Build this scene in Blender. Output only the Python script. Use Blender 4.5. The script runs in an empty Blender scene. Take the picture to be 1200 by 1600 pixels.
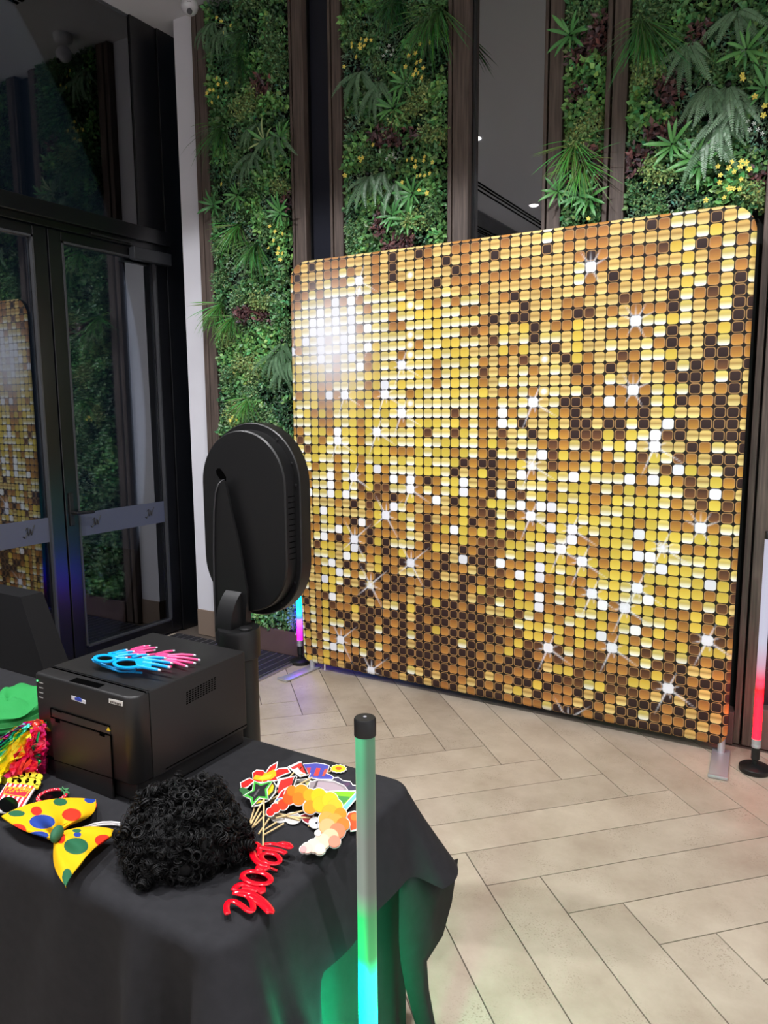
import bpy, bmesh, math, random
import numpy as np
from mathutils import Vector, Matrix
random.seed(7)
RNG = np.random.default_rng(11)
S = bpy.context.scene
COL = S.collection

# ------------------------------------------------------------------ camera
F_PX, PITCH, ROLL, YAW, H = 1165.48, math.radians(7.881), math.radians(-0.4017), math.radians(30.651), 1.62
cy, sy = math.cos(YAW), math.sin(YAW)
FWD = Vector((-sy * math.cos(PITCH), cy * math.cos(PITCH), -math.sin(PITCH)))
_r = Vector((cy, sy, 0)); _u = _r.cross(FWD)
RT = _r * math.cos(ROLL) + _u * math.sin(ROLL)
UP = -_r * math.sin(ROLL) + _u * math.cos(ROLL)
EYE = Vector((0, 0, H))
cd = bpy.data.cameras.new('camera'); cam = bpy.data.objects.new('camera', cd); COL.objects.link(cam)
cam.matrix_world = Matrix(((RT.x, UP.x, -FWD.x, 0), (RT.y, UP.y, -FWD.y, 0), (RT.z, UP.z, -FWD.z, H), (0, 0, 0, 1)))
cd.sensor_fit = 'VERTICAL'; cd.sensor_height = 32; cd.sensor_width = 24; cd.lens = 32 * F_PX / 1600
cd.clip_start = 0.05; cd.clip_end = 100
S.camera = cam

def at(px, py, axis, val):
    """Where the surveyed point (px, py) of the photograph lies on the plane axis = val (metres)."""
    d = RT * (px - 600) - UP * (py - 800) + FWD * F_PX
    return EYE + d * ((val - EYE[axis]) / d[axis])

# ------------------------------------------------------------------ world, lights, exposure
W = bpy.data.worlds.new('world'); S.world = W; W.use_nodes = True
bg = W.node_tree.nodes['Background']; bg.inputs[0].default_value = (0.10, 0.14, 0.20, 1); bg.inputs[1].default_value = 0.10
S.view_settings.view_transform = 'Standard'; S.view_settings.look = 'None'
S.view_settings.gamma = 1; S.view_settings.use_curve_mapping = False
S.view_settings.exposure = 0.0
CEIL = 4.15
LAMP_W = 265
def ceiling_lamp(x, y):
    l = bpy.data.lights.new('downlight_lamp', 'SPOT'); l.energy = LAMP_W * (1.18 if y > 0 else .5); l.spot_size = math.radians(138); l.spot_blend = 0.12
    l.shadow_soft_size = 0.05; l.color = (0.98, 0.975, 1.0)
    o = bpy.data.objects.new('downlight_lamp', l); COL.objects.link(o); o.location = (x, y, CEIL - 0.036)
    return o
LAMPS = [(-3.04, .87), (-1.25, .87), (.55, .87), (-3.36, -1.68), (-1.25, -1.68), (.55, -1.68)]

# ------------------------------------------------------------------ materials
def lin(c):
    return tuple(((v / 255) / 12.92 if v / 255 <= .04045 else ((v / 255 + .055) / 1.055) ** 2.4) for v in c)
MATS = {}
def mat(name, rgb, rough=.5, metal=0., spec=.5, noise=None, bump=None, coat=0., srgb=True, emit=None):
    if name in MATS: return MATS[name]
    m = bpy.data.materials.new(name); m.use_nodes = True; nt = m.node_tree; b = nt.nodes['Principled BSDF']
    c = (*lin(rgb), 1) if srgb else (*rgb, 1)
    b.inputs['Base Color'].default_value = c; b.inputs['Roughness'].default_value = rough; b.inputs['Metallic'].default_value = metal
    b.inputs['Specular IOR Level'].default_value = spec; b.inputs['Coat Weight'].default_value = coat
    if emit:
        b.inputs['Emission Color'].default_value = (*emit[0], 1); b.inputs['Emission Strength'].default_value = emit[1]
    if noise or bump:
        tc = nt.nodes.new('ShaderNodeTexCoord')
    if noise:   # (scale, amount, (sx,sy,sz))
        sc, am, st = noise
        mp = nt.nodes.new('ShaderNodeMapping'); mp.inputs['Scale'].default_value = st
        nz = nt.nodes.new('ShaderNodeTexNoise'); nz.inputs['Scale'].default_value = sc; nz.inputs['Detail'].default_value = 5
        nt.links.new(tc.outputs['Object'], mp.inputs[0]); nt.links.new(mp.outputs[0], nz.inputs['Vector'])
        mr = nt.nodes.new('ShaderNodeMapRange'); mr.inputs[1].default_value = .3; mr.inputs[2].default_value = .7
        mr.inputs[3].default_value = 1 - am; mr.inputs[4].default_value = 1 + am
        nt.links.new(nz.outputs[0], mr.inputs[0])
        mx = nt.nodes.new('ShaderNodeMix'); mx.data_type = 'RGBA'; mx.blend_type = 'MULTIPLY'; mx.inputs[0].default_value = 1
        mx.inputs[6].default_value = c; nt.links.new(mr.outputs[0], mx.inputs[7]); nt.links.new(mx.outputs[2], b.inputs['Base Color'])
    if bump:    # (scale, strength, distance)
        n2 = nt.nodes.new('ShaderNodeTexNoise'); n2.inputs['Scale'].default_value = bump[0]; n2.inputs['Detail'].default_value = 3
        nt.links.new(tc.outputs['Object'], n2.inputs['Vector'])
        bp = nt.nodes.new('ShaderNodeBump'); bp.inputs['Strength'].default_value = bump[1]; bp.inputs['Distance'].default_value = bump[2]
        nt.links.new(n2.outputs[0], bp.inputs['Height']); nt.links.new(bp.outputs[0], b.inputs['Normal'])
    MATS[name] = m
    return m
def attr_mat(name, attr='Col', rough=.5, spec=.4, metal=0., trans=0., sheen=0.):
    if name in MATS: return MATS[name]
    m = bpy.data.materials.new(name); m.use_nodes = True; nt = m.node_tree; b = nt.nodes['Principled BSDF']
    a = nt.nodes.new('ShaderNodeAttribute'); a.attribute_name = attr
    nt.links.new(a.outputs['Color'], b.inputs['Base Color'])
    b.inputs['Roughness'].default_value = rough; b.inputs['Specular IOR Level'].default_value = spec; b.inputs['Metallic'].default_value = metal
    MATS[name] = m
    return m
def glazing(name, tint, gloss):
    m = bpy.data.materials.new(name); m.use_nodes = True; nt = m.node_tree; nt.nodes.remove(nt.nodes['Principled BSDF'])
    out = nt.nodes['Material Output']; tr = nt.nodes.new('ShaderNodeBsdfTransparent'); tr.inputs[0].default_value = (*tint, 1)
    gl = nt.nodes.new('ShaderNodeBsdfGlossy'); gl.inputs['Roughness'].default_value = .012; gl.inputs[0].default_value = (.95, .97, 1, 1)
    fr = nt.nodes.new('ShaderNodeFresnel'); fr.inputs[0].default_value = 1.5
    ad = nt.nodes.new('ShaderNodeMath'); ad.operation = 'MULTIPLY_ADD'; ad.inputs[1].default_value = 1.0; ad.inputs[2].default_value = gloss; ad.use_clamp = True
    nt.links.new(fr.outputs[0], ad.inputs[0])
    mx = nt.nodes.new('ShaderNodeMixShader'); nt.links.new(ad.outputs[0], mx.inputs[0]); nt.links.new(tr.outputs[0], mx.inputs[1]); nt.links.new(gl.outputs[0], mx.inputs[2])
    nt.links.new(mx.outputs[0], out.inputs[0]); MATS[name] = m
    return m

M_white = mat('white_paint', (228, 227, 234), .7, noise=(3, .03, (1, 1, 1)))
M_ceil = mat('ceiling_paint', (214, 214, 218), .8)
M_frame = mat('charcoal_aluminium', (8, 9, 13), .3, spec=.8)
M_dark = mat('black_void', (9, 9, 10), .7)
M_wood = mat('stained_timber', (92, 79, 72), .6, noise=(9, .45, (9, 9, .5)), bump=(60, .15, .002))
M_kerb = mat('brown_kerb', (98, 78, 74), .55, noise=(6, .12, (1, 1, 1)))
M_grout = mat('grout', (92, 82, 74), .9)
M_glass = glazing('door_glass', (.55, .6, .66), .115)
M_glass2 = glazing('tinted_glass', (.35, .38, .42), .26)
M_frost = mat('frosted_film', (78, 82, 98), .45, spec=.5)
M_ink = mat('etched_mark', (7, 7, 9), .5)
M_steel = mat('brushed_silver', (196, 196, 202), .42, metal=.55)
M_black = mat('black_plastic', (22, 22, 23), .42, bump=(900, .04, .0005))
M_satin = mat('black_powder_coat', (15, 15, 16), .42, bump=(700, .05, .0005))
M_pbody = mat('printer_shell', (28, 27, 27), .42, bump=(1200, .06, .0004))
M_hole = mat('dark_recess', (2, 2, 2), .9, spec=.02)
M_cloth = mat('black_tablecloth', (38, 38, 41), .85, spec=.25, noise=(40, .12, (1, 1, 1)), bump=(500, .15, .001))
M_rubber = mat('mat_rubber', (34, 33, 36), .8)
M_alu = mat('mat_strip', (170, 168, 172), .35, metal=.8)
M_paperwhite = mat('card_white', (238, 236, 232), .6)
M_skewer = mat('bamboo', (222, 194, 140), .6, noise=(30, .15, (1, 1, 1)))
M_red = mat('glossy_red', (222, 10, 34), .12, spec=.6, coat=.6)
M_lens = mat('dark_lens', (8, 8, 9), .08, spec=.6)
M_nail = mat('silver_nail', (215, 215, 225), .3)

# ------------------------------------------------------------------ mesh helper
class MB:
    def __init__(s): s.v = []; s.f = []; s.m = []; s.c = []
    def add(s, vs, fs, mi=0, col=None):
        o = len(s.v); s.v += [tuple(v) for v in vs]; s.f += [tuple(i + o for i in f) for f in fs]; s.m += [mi] * len(fs)
        s.c += [col or (1, 1, 1)] * len(vs)
        return s
    def box(s, x0, x1, y0, y1, z0, z1, mi=0, bev=0., seg=2, col=None):
        if bev <= 0:
            vs = [(x, y, z) for z in (z0, z1) for y in (y0, y1) for x in (x0, x1)]
            return s.add(vs, [(0, 2, 3, 1), (4, 5, 7, 6), (0, 1, 5, 4), (2, 6, 7, 3), (0, 4, 6, 2), (1, 3, 7, 5)], mi, col)
        bm = bmesh.new(); bmesh.ops.create_cube(bm, size=1)
        for v in bm.verts: v.co = ((x0 + x1) / 2 + v.co.x * (x1 - x0), (y0 + y1) / 2 + v.co.y * (y1 - y0), (z0 + z1) / 2 + v.co.z * (z1 - z0))
        bmesh.ops.bevel(bm, geom=bm.edges[:], offset=bev, segments=seg, profile=.5, affect='EDGES')
        return s.bm(bm, mi, col)
    def bm(s, bm, mi=0, col=None):
        bm.verts.index_update()
        s.add([v.co[:] for v in bm.verts], [[v.index for v in f.verts] for f in bm.faces], mi, col); bm.free(); return s
    def tube(s, path, r, n=10, mi=0, caps=True, col=None, flat=None):
        path = [Vector(p) for p in path]; rs = r if isinstance(r, (list, tuple)) else [r] * len(path)
        vs = []; fs = []; prev = None
        for i, p in enumerate(path):
            t = (path[min(i + 1, len(path) - 1)] - path[max(i - 1, 0)])
            if t.length < 1e-9: t = Vector((0, 0, 1))
            t.normalize()
            if prev is None:
                a = Vector((0, 0, 1)) if abs(t.z) < .9 else Vector((1, 0, 0)); u = t.cross(a).normalized()
            else:
                u = (prev - t * prev.dot(t)).normalized()
            prev = u; w = t.cross(u)
            for k in range(n):
                a = 2 * math.pi * k / n; q = u * math.cos(a) * rs[i] + w * math.sin(a) * rs[i]
                if flat: q.z *= flat
                vs.append(p + q)
        for i in range(len(path) - 1):
            for k in range(n):
                a, b = i * n + k, i * n + (k + 1) % n; fs.append((a, b, b + n, a + n))
        if caps: fs += [tuple(range(n))[::-1], tuple(range((len(path) - 1) * n, len(path) * n))]
        return s.add(vs, fs, mi, col)
    def lathe(s, prof, c, n=32, mi=0, ax=2, col=None):
        vs = []; fs = []
        for r, z in prof:
            for k in range(n):
                a = 2 * math.pi * k / n
                q = [r * math.cos(a), r * math.sin(a), z]
                if ax == 1: q = [q[0], q[2], q[1]]
                if ax == 0: q = [q[2], q[0], q[1]]
                vs.append((c[0] + q[0], c[1] + q[1], c[2] + q[2]))
        for i in range(len(prof) - 1):
            for k in range(n):
                a, b = i * n + k, i * n + (k + 1) % n
                fs.append((a, b, b + n, a + n))
        if prof[0][0] > 1e-6: fs.append(tuple(range(n))[::-1])
        if prof[-1][0] > 1e-6: fs.append(tuple(range((len(prof) - 1) * n, len(prof) * n)))
        return s.add(vs, fs, mi, col)
    def prism(s, pts, lo, hi, mi=0, axis=2, col=None, side_mi=None):
        """extrude a 2-D polygon along an axis; pts are the other two coordinates in order."""
        def mk(p, h):
            if axis == 2: return (p[0], p[1], h)
            if axis == 1: return (p[0], h, p[1])
            return (h, p[0], p[1])
        n = len(pts); vs = [mk(p, lo) for p in pts] + [mk(p, hi) for p in pts]
        s.add(vs, [tuple(range(n))[::-1], tuple(range(n, 2 * n))], mi, col)
        o = len(s.v) - 2 * n
        s.f += [(o + i, o + (i + 1) % n, o + n + (i + 1) % n, o + n + i) for i in range(n)]; s.m += [mi if side_mi is None else side_mi] * n
        return s
    def mesh(s, name, mats, origin=(0, 0, 0), smooth=None, recalc=True):
        me = bpy.data.meshes.new(name)
        ox, oy, oz = origin
        me.from_pydata([(x - ox, y - oy, z - oz) for x, y, z in s.v], [], s.f)
        for m in (mats if isinstance(mats, (list, tuple)) else [mats]): me.materials.append(m)
        me.polygons.foreach_set('material_index', s.m)
        if any(c != (1, 1, 1) for c in s.c):
            ca = me.color_attributes.new('Col', 'FLOAT_COLOR', 'POINT')
            ca.data.foreach_set('color', np.array([(*c, 1) for c in s.c], dtype=np.float32).ravel())
        if recalc:
            bm = bmesh.new(); bm.from_mesh(me); bmesh.ops.recalc_face_normals(bm, faces=bm.faces[:]); bm.to_mesh(me); bm.free()
        if smooth is not None:
            me.polygons.foreach_set('use_smooth', [True] * len(me.polygons))
            if smooth < 179: me.set_sharp_from_angle(angle=math.radians(smooth))
        me.update()
        return me
    def build(s, name, mats, parent=None, smooth=None, recalc=True):
        org = world_loc(parent) if parent else Vector((0, 0, 0))
        return link(name, s.mesh(name, mats, org, smooth, recalc), parent)
def world_loc(o):
    v = Vector((0, 0, 0))
    while o: v += o.location; o = o.parent
    return v
def link(name, data, parent=None):
    o = bpy.data.objects.new(name, data); COL.objects.link(o)
    if parent: o.parent = parent
    return o
def tag(o, label=None, cat=None, group=None, kind=None):
    if label: o['label'] = label
    if cat: o['category'] = cat
    if group: o['group'] = group
    if kind: o['kind'] = kind
    return o
def thing(name, loc, label, cat, group=None):
    o = bpy.data.objects.new(name, None); COL.objects.link(o); o.location = loc; o.empty_display_size = .05
    return tag(o, label, cat, group)
def root(name, loc, kind='structure', label=None):
    o = bpy.data.objects.new(name, None); COL.objects.link(o); o.location = loc; o['kind'] = kind
    if label: o['label'] = label
    return o
def copy_tree(o, parent=None):
    c = o.copy(); COL.objects.link(c); c.parent = parent
    for ch in list(o.children): copy_tree(ch, c)
    return c

# =================================================================== THE SETTING
XL, YB, XR, YF = -4.03, 3.85, 2.2, -4.2       # door wall, planted wall, right wall, wall behind the viewer
# ---- floor: herringbone of 1200 x 200 tiles at 45 degrees
floor = MB().box(XL - .1, XR + .1, YF - .1, YB + .2, -.12, -.004).build('floor', M_grout)
tag(floor, 'beige stone-look herringbone tile floor with dark grout', kind='structure')
def tile_mat():
    m = bpy.data.materials.new('stone_tile'); m.use_nodes = True; nt = m.node_tree; b = nt.nodes['Principled BSDF']; L = nt.links
    tc = nt.nodes.new('ShaderNodeTexCoord'); oi = nt.nodes.new('ShaderNodeObjectInfo')
    geo = nt.nodes.new('ShaderNodeNewGeometry')
    ofs = nt.nodes.new('ShaderNodeVectorMath'); ofs.operation = 'MULTIPLY_ADD'; ofs.inputs[1].default_value = (1, 1, 1)
    sc = nt.nodes.new('ShaderNodeVectorMath'); sc.operation = 'SCALE'; sc.inputs[0].default_value = (31, 17, 9); L.new(oi.outputs['Random'], sc.inputs['Scale'])
    L.new(geo.outputs['Position'], ofs.inputs[0]); L.new(sc.outputs[0], ofs.inputs[2])
    n1 = nt.nodes.new('ShaderNodeTexNoise'); n1.inputs['Scale'].default_value = 3; n1.inputs['Detail'].default_value = 6; n1.inputs['Roughness'].default_value = .65
    n2 = nt.nodes.new('ShaderNodeTexNoise'); n2.inputs['Scale'].default_value = 160; n2.inputs['Detail'].default_value = 3
    n3 = nt.nodes.new('ShaderNodeTexNoise'); n3.inputs['Scale'].default_value = 7
    for n in (n1, n2, n3): L.new(ofs.outputs[0], n.inputs['Vector'])
    r1 = nt.nodes.new('ShaderNodeValToRGB'); e = r1.color_ramp.elements; e[0].position = .32; e[1].position = .68
    e[0].color = (*lin((169, 154, 136)), 1); e[1].color = (*lin((198, 185, 167)), 1); L.new(n1.outputs[0], r1.inputs[0])
    gate = nt.nodes.new('ShaderNodeMapRange'); gate.inputs[1].default_value = .48; gate.inputs[2].default_value = .66; L.new(n3.outputs[0], gate.inputs[0])
    spk = nt.nodes.new('ShaderNodeMapRange'); spk.inputs[1].default_value = .56; spk.inputs[2].default_value = .66; L.new(n2.outputs[0], spk.inputs[0])
    mu = nt.nodes.new('ShaderNodeMath'); mu.operation = 'MULTIPLY'; L.new(gate.outputs[0], mu.inputs[0]); L.new(spk.outputs[0], mu.inputs[1])
    mu2 = nt.nodes.new('ShaderNodeMath'); mu2.operation = 'MULTIPLY'; mu2.inputs[1].default_value = .5; L.new(mu.outputs[0], mu2.inputs[0])
    mx = nt.nodes.new('ShaderNodeMix'); mx.data_type = 'RGBA'; L.new(mu2.outputs[0], mx.inputs[0]); L.new(r1.outputs[0], mx.inputs[6]); mx.inputs[7].default_value = (*lin((120, 104, 88)), 1)
    hv = nt.nodes.new('ShaderNodeHueSaturation'); mr = nt.nodes.new('ShaderNodeMapRange'); mr.inputs[3].default_value = .93; mr.inputs[4].default_value = 1.04
    L.new(oi.outputs['Random'], mr.inputs[0]); L.new(mr.outputs[0], hv.inputs['Value']); L.new(mx.outputs[2], hv.inputs['Color']); L.new(hv.outputs[0], b.inputs['Base Color'])
    bp = nt.nodes.new('ShaderNodeBump'); bp.inputs['Strength'].default_value = .12; bp.inputs['Distance'].default_value = .002; L.new(n2.outputs[0], bp.inputs['Height']); L.new(bp.outputs[0], b.inputs['Normal'])
    b.inputs['Roughness'].default_value = .5; b.inputs['Specular IOR Level'].default_value = .35
    return m
M_tile = tile_mat()
def clip_poly(poly, x0, x1, y0, y1):
    for ax, val, keep in ((0, x0, 1), (0, x1, -1), (1, y0, 1), (1, y1, -1)):
        out = []
        for i in range(len(poly)):
            a, b = poly[i], poly[(i + 1) % len(poly)]; da, db = (a[ax] - val) * keep, (b[ax] - val) * keep
            if da >= 0: out.append(a)
            if (da >= 0) != (db >= 0):
                t = da / (da - db); out.append((a[0] + (b[0] - a[0]) * t, a[1] + (b[1] - a[1]) * t))
        poly = out
        if not poly: return []
    return poly
U = .2; r2 = math.sqrt(.5); g = .0022; A0, B0 = 4.57, 11.98
def ab(a, b): return ((a - b) * U * r2, (a + b) * U * r2)
full = {}
KY = 3.775
for i in range(-60, 61):
    for j in range(-6, 7):
        for kind in (0, 1):
            a = A0 + i + 6 * j; b = B0 - i + 6 * j
            rect = (a, a + 6, b - 1, b) if kind == 0 else (a, a + 1, b - 7, b - 1)
            gg = g / U
            poly = [ab(rect[0] + gg, rect[2] + gg), ab(rect[1] - gg, rect[2] + gg), ab(rect[1] - gg, rect[3] - gg), ab(rect[0] + gg, rect[3] - gg)]
            cl = clip_poly(poly, XL + .0, 1.4, -.9, KY)
            if len(cl) < 3: continue
            ar = abs(sum(p[0] * q[1] - q[0] * p[1] for p, q in zip(cl, cl[1:] + cl[:1]))) / 2
            if ar < .004: continue
            cx, cyy = poly[0]
            if ar > .2385:
                if kind not in full: full[kind] = MB().prism(poly, -.006, 0).mesh('tile', M_tile, (cx, cyy, 0))
                o = link('tile', full[kind], floor)
            else:
                o = link('tile', MB().prism(cl, -.006, 0).mesh('tile', M_tile, (cx, cyy, 0)), floor)
            o.location = (cx, cyy, 0)
# rest of the floor behind the viewer is a plain slab of the same stone
t = MB().box(XL, XR, YF, -.905, -.006, 0).build('slab', M_tile, floor)
MB().box(1.405, XR, -.9, KY, -.006, 0).build('slab', M_tile, floor)

# ---- ceiling with a double slot diffuser along the door wall
ceil = MB().box(XL - .1, XR + .1, YF - .1, YB + .2, CEIL, CEIL + .1).build('ceiling', M_ceil)
tag(ceil, 'flat pale ceiling', kind='structure')
for x in (-3.70, -3.63, -3.58):
    MB().box(x - .014, x + .014, YF + .3, 3.2, CEIL - .004, CEIL).build('slot_diffuser', M_hole, ceil)
# ---- walls out of view
tag(MB().box(XR, XR + .1, YF, YB + .1, 0, CEIL).build('wall_right', M_white), 'plain white side wall', kind='structure')
tag(MB().box(XL, XR, YF - .1, YF, 0, CEIL).build('wall_rear', M_white), 'plain white wall behind the viewer', kind='structure')
# ---- white column in the corner
col = MB().box(-3.86, -3.672, YB, YB + .30, .19, CEIL).build('wall_column', M_white)
tag(col, 'narrow white wall strip in the corner beside the glass doors', kind='structure')
tag(MB().box(-3.86, -3.672, YB - .008, YB + .25, 0, .19, bev=.003).build('baseboard_column', mat('taupe_base', (140, 122, 108), .55)), 'taupe base below the white wall strip', kind='structure')
# ---- dark back wall behind posts and planting
wb = MB().box(-3.672, 1.4, 3.93, 4.05, 0, CEIL).build('wall_back', M_dark)
tag(wb, 'dark backing wall behind the timber posts', kind='structure')
tag(MB().box(1.4, XR, 3.85, 4.05, 0, CEIL).build('wall_back_right', M_white), 'plain wall beyond the planted wall', kind='structure')

# ---- timber posts: narrow batten, gap, wide board
def post(n, xn0, xn1, xw0, xw1, label):
    r = root('trim_%d' % n, (xn0, 3.8, 0), label=label)
    MB().box(xn0, xn1, 3.805, 3.925, .003, CEIL - .002, bev=.003).build('batten', M_wood, r)
    MB().box(xw0, xw1, 3.80, 3.925, .003, CEIL - .002, bev=.004).build('board', M_wood, r)
    MB().box(xn1, xw0, 3.86, 3.925, .003, CEIL - .002).build('shadow_gap', M_dark, r)
post(1, -3.662, -3.622, -3.612, -3.545, 'dark timber post between white wall strip and first planted panel')
post(2, -2.892, -2.875, -2.865, -2.785, 'dark timber post left of the narrow dark window')
post(3, -2.612, -2.594, -2.582, -2.517, 'dark timber post right of the narrow dark window')
post(4, -1.845, -1.822, -1.814, -1.722, 'dark timber post left of the wide reflecting window')
post(5, -1.318, -1.300, -1.290, -1.219, 'dark timber post right of the wide reflecting window')
post(6, -1.014, -.991, -.980, -.910, 'dark timber post between the narrow and the wide planted panels')
post(7, -.300, -.272, -.262, -.202, 'dark timber post beside the right edge of the sequin backdrop')
# ---- windows between the posts
M_navy = mat('navy_panel', (34, 36, 46), .35, spec=.25)
def window(n, x0, x1, label, glass=None):
    r = root('window_%d' % n, (x0, 3.86, 0), label=label)
    MB().box(x0 + .007, x1 - .007, 3.868, 3.874, .2, CEIL - .01).build('pane', glass or M_glass2, r)
    MB().box(x0, x0 + .007, 3.845, 3.885, .2, CEIL - .01).build('frame', M_frame, r)
    MB().box(x1 - .007, x1, 3.845, 3.885, .2, CEIL - .01).build('frame', M_frame, r)
window(2, -2.785, -2.612, 'narrow dark window between timber posts', M_navy)
window(3, -1.722, -1.318, 'wide tinted window reflecting the ceiling lights')
window(4, -.202, .45, 'dark window right of the last timber post', M_navy)
# ---- kerb below the planting
for n, (x0, x1) in enumerate(((-3.545, -2.892), (-2.517, -1.845), (-1.219, -1.014), (-.910, -.300)), 1):
    tag(MB().box(x0, x1, 3.785, 3.925, .002, .165, bev=.004).build('baseboard_%d' % n, M_kerb), 'brown kerb under planted panel %s' % ('one', 'two', 'three', 'four')[n - 1], kind='structure')
for n, (x0, x1) in enumerate(((-2.785, -2.612), (-1.722, -1.318), (-.202, .45)), 5):
    tag(MB().box(x0, x1, 3.80, 3.925, .002, .2, bev=.004).build('baseboard_%d' % n, M_kerb), 'brown kerb under the window', kind='structure')

# ---- entrance mat
matr = root('floor_mat', (-3.3, 2.8, 0), label='ribbed black entrance mat with metal strips by the doors')
MB().box(-3.99, -2.845, 1.7, 3.77, .001, .008).build('mat_base', M_rubber, matr)
x = -3.952
me_rib = MB().box(-.022, .022, 1.71, 3.76, .008, .014, bev=.003, seg=1).mesh('rib', M_rubber)
me_str = MB().box(-.0035, .0035, 1.71, 3.76, .008, .0125).mesh('metal_strip', M_alu)
while x < -2.86:
    o = link('rib', me_rib, matr); o.location = (x - matr.location.x, -matr.location.y, 0)
    o = link('metal_strip', me_str, matr); o.location = (x + .0305 - matr.location.x, -matr.location.y, 0)
    x += .061
MB().box(-2.858, -2.843, 1.7, 3.77, .001, .016, bev=.002, seg=1).build('edge_strip', M_alu, matr)

# ---- glazed door wall on x = XL
X0, X1 = XL - .06, XL      # frame depth
wl = root('wall_left', (XL, 0, 0), label='charcoal framed glass wall with double doors')
def fr(y0, y1, z0, z1, name='mullion', dx=0., d0=0., par=None, bev=.003):
    return MB().box(X0 - d0, X1 + dx, y0, y1, z0, z1, bev=bev).build(name, M_frame, par or wl)
fr(3.863, 4.06, 0, CEIL, 'jamb'); fr(3.647, 3.863, 2.829, CEIL, 'mullion', -.012); fr(1.80, 1.90, 0, CEIL, 'mullion')
fr(-1.2, -1.1, 0, CEIL, 'mullion'); fr(YF, -4.1, 0, CEIL, 'mullion')
fr(1.90, 3.863, 2.736, 2.829, 'transom', .045); fr(1.90, 3.863, 2.694, 2.736, 'door_head', .01)
fr(-1.1, 1.80, 2.736, 2.829, 'transom'); fr(-4.1, -1.2, 2.736, 2.829, 'transom')
fr(-1.1, 1.80, 0, .12, 'sill'); fr(-4.1, -1.2, 0, .12, 'sill')
for y0, y1, z0, z1, n, lb in ((1.90, 3.647, 2.829, CEIL, 1, 'large dark fixed pane above the double doors'), (-1.1, 1.80, 2.829, CEIL, 5, 'fixed upper pane left of the doors'), (-1.1, 1.80, .12, 2.736, 6, 'fixed side pane left of the doors'), (-4.1, -1.2, .12, 2.736, 7, 'fixed pane behind the viewer'), (-4.1, -1.2, 2.829, CEIL, 8, 'upper fixed pane behind the viewer')):
    r = root('window_%d' % n, (XL - .03, y0, z0), label=lb)
    MB().box(XL - .034, XL - .026, y0, y1, z0, z1).build('pane', M_glass, r)
def script_mark(par, y, z, s, name='emblem'):
    mb = MB()
    for st in ([(-.9, -.55), (-.6, -.75), (-.25, -.3), (-.05, .6), (-.12, .2), (.0, -.5), (.12, -.35), (.3, .45), (.38, -.1), (.45, -.45), (.62, .1), (1.0, .9)], [(-.5, .35), (-.3, .55), (-.05, .6)]):
        pts = []
        for i in range(len(st) - 1):
            for k in range(4):
                q = k / 4; pts.append((XL - .0225, y + s * (st[i][0] * (1 - q) + st[i + 1][0] * q), z + s * (st[i][1] * (1 - q) + st[i + 1][1] * q)))
        pts.append((XL - .0225, y + s * st[-1][0], z + s * st[-1][1])); mb.tube(pts, s * .085, 5)
    return mb.build(name, M_ink, par)
def door(n, y0, y1, label, hinge_right, handle):
    r = root('door_%d' % n, (XL, (y0 + y1) / 2, 0), label=label)
    st = .093
    fr(y0 + .003, y0 + st, .012, 2.689, 'stile', -.006, par=r); fr(y1 - st, y1 - .003, .012, 2.689, 'stile', -.006, par=r)
    fr(y0 + st, y1 - st, 2.632, 2.689, 'top_rail', -.008, par=r); fr(y0 + st, y1 - st, .012, .102, 'bottom_rail', -.008, par=r)
    for a, b, c, d in ((y0 + st, y0 + st + .012, .102, 2.632), (y1 - st - .012, y1 - st, .102, 2.632), (y0 + st, y1 - st, .102, .114), (y0 + st, y1 - st, 2.620, 2.632)):
        MB().box(XL - .03, XL - .002, a, b, c, d).build('glazing_bead', mat('bead', (60, 61, 64), .35), r)
    MB().box(XL - .034, XL - .026, y0 + st, y1 - st, .102, 2.632).build('pane', M_glass, r)
    fb = MB().box(XL - .0255, XL - .0235, y0 + st + .012, y1 - st - .012, .827, .977).build('frosted_band', M_frost, r)
    fb['label'] = 'frosted film band with script initials'
    L = y1 - y0
    for yy in ((y0 + st + .135), (y1 - st - .15)):
        script_mark(fb, yy, .907, .042)
    if handle:
        h = MB().box(XL - .006, XL + .006, y0 + .025, y0 + .055, .907, 1.114, bev=.003).build('handle_plate', M_black, r)
        MB().tube([(XL + .002, y0 + .04, .99), (XL + .05, y0 + .04, .99)], .010, 10).tube([(XL + .05, y0 + .033, .99), (XL + .05, y0 + .165, .985)], .010, 10).build('lever', M_black, h, smooth=40)
    return r
d1 = door(1, 1.906, 2.932, 'left leaf of the glass double door with frosted band', False, False)
d2 = door(2, 2.936, 3.858, 'right leaf of the glass double door with lever handle', True, True)
cl = MB().box(XL + .0, XL + .055, 3.533, 3.858, 2.606, 2.686, bev=.006).build('closer_box', mat('closer', (44, 46, 50), .4), d2)
MB().box(XL + .012, XL + .03, 3.22, 3.533, 2.703, 2.717, bev=.002).build('closer_arm', M_black, d2)
# dark paving outside the doors
tag(MB().box(-9, XL - .07, YF, 6, -.15, -.02).build('ground_outside', mat('night_paving', (60, 60, 62), .8)), 'dark paving outside the doors', kind='structure')

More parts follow.
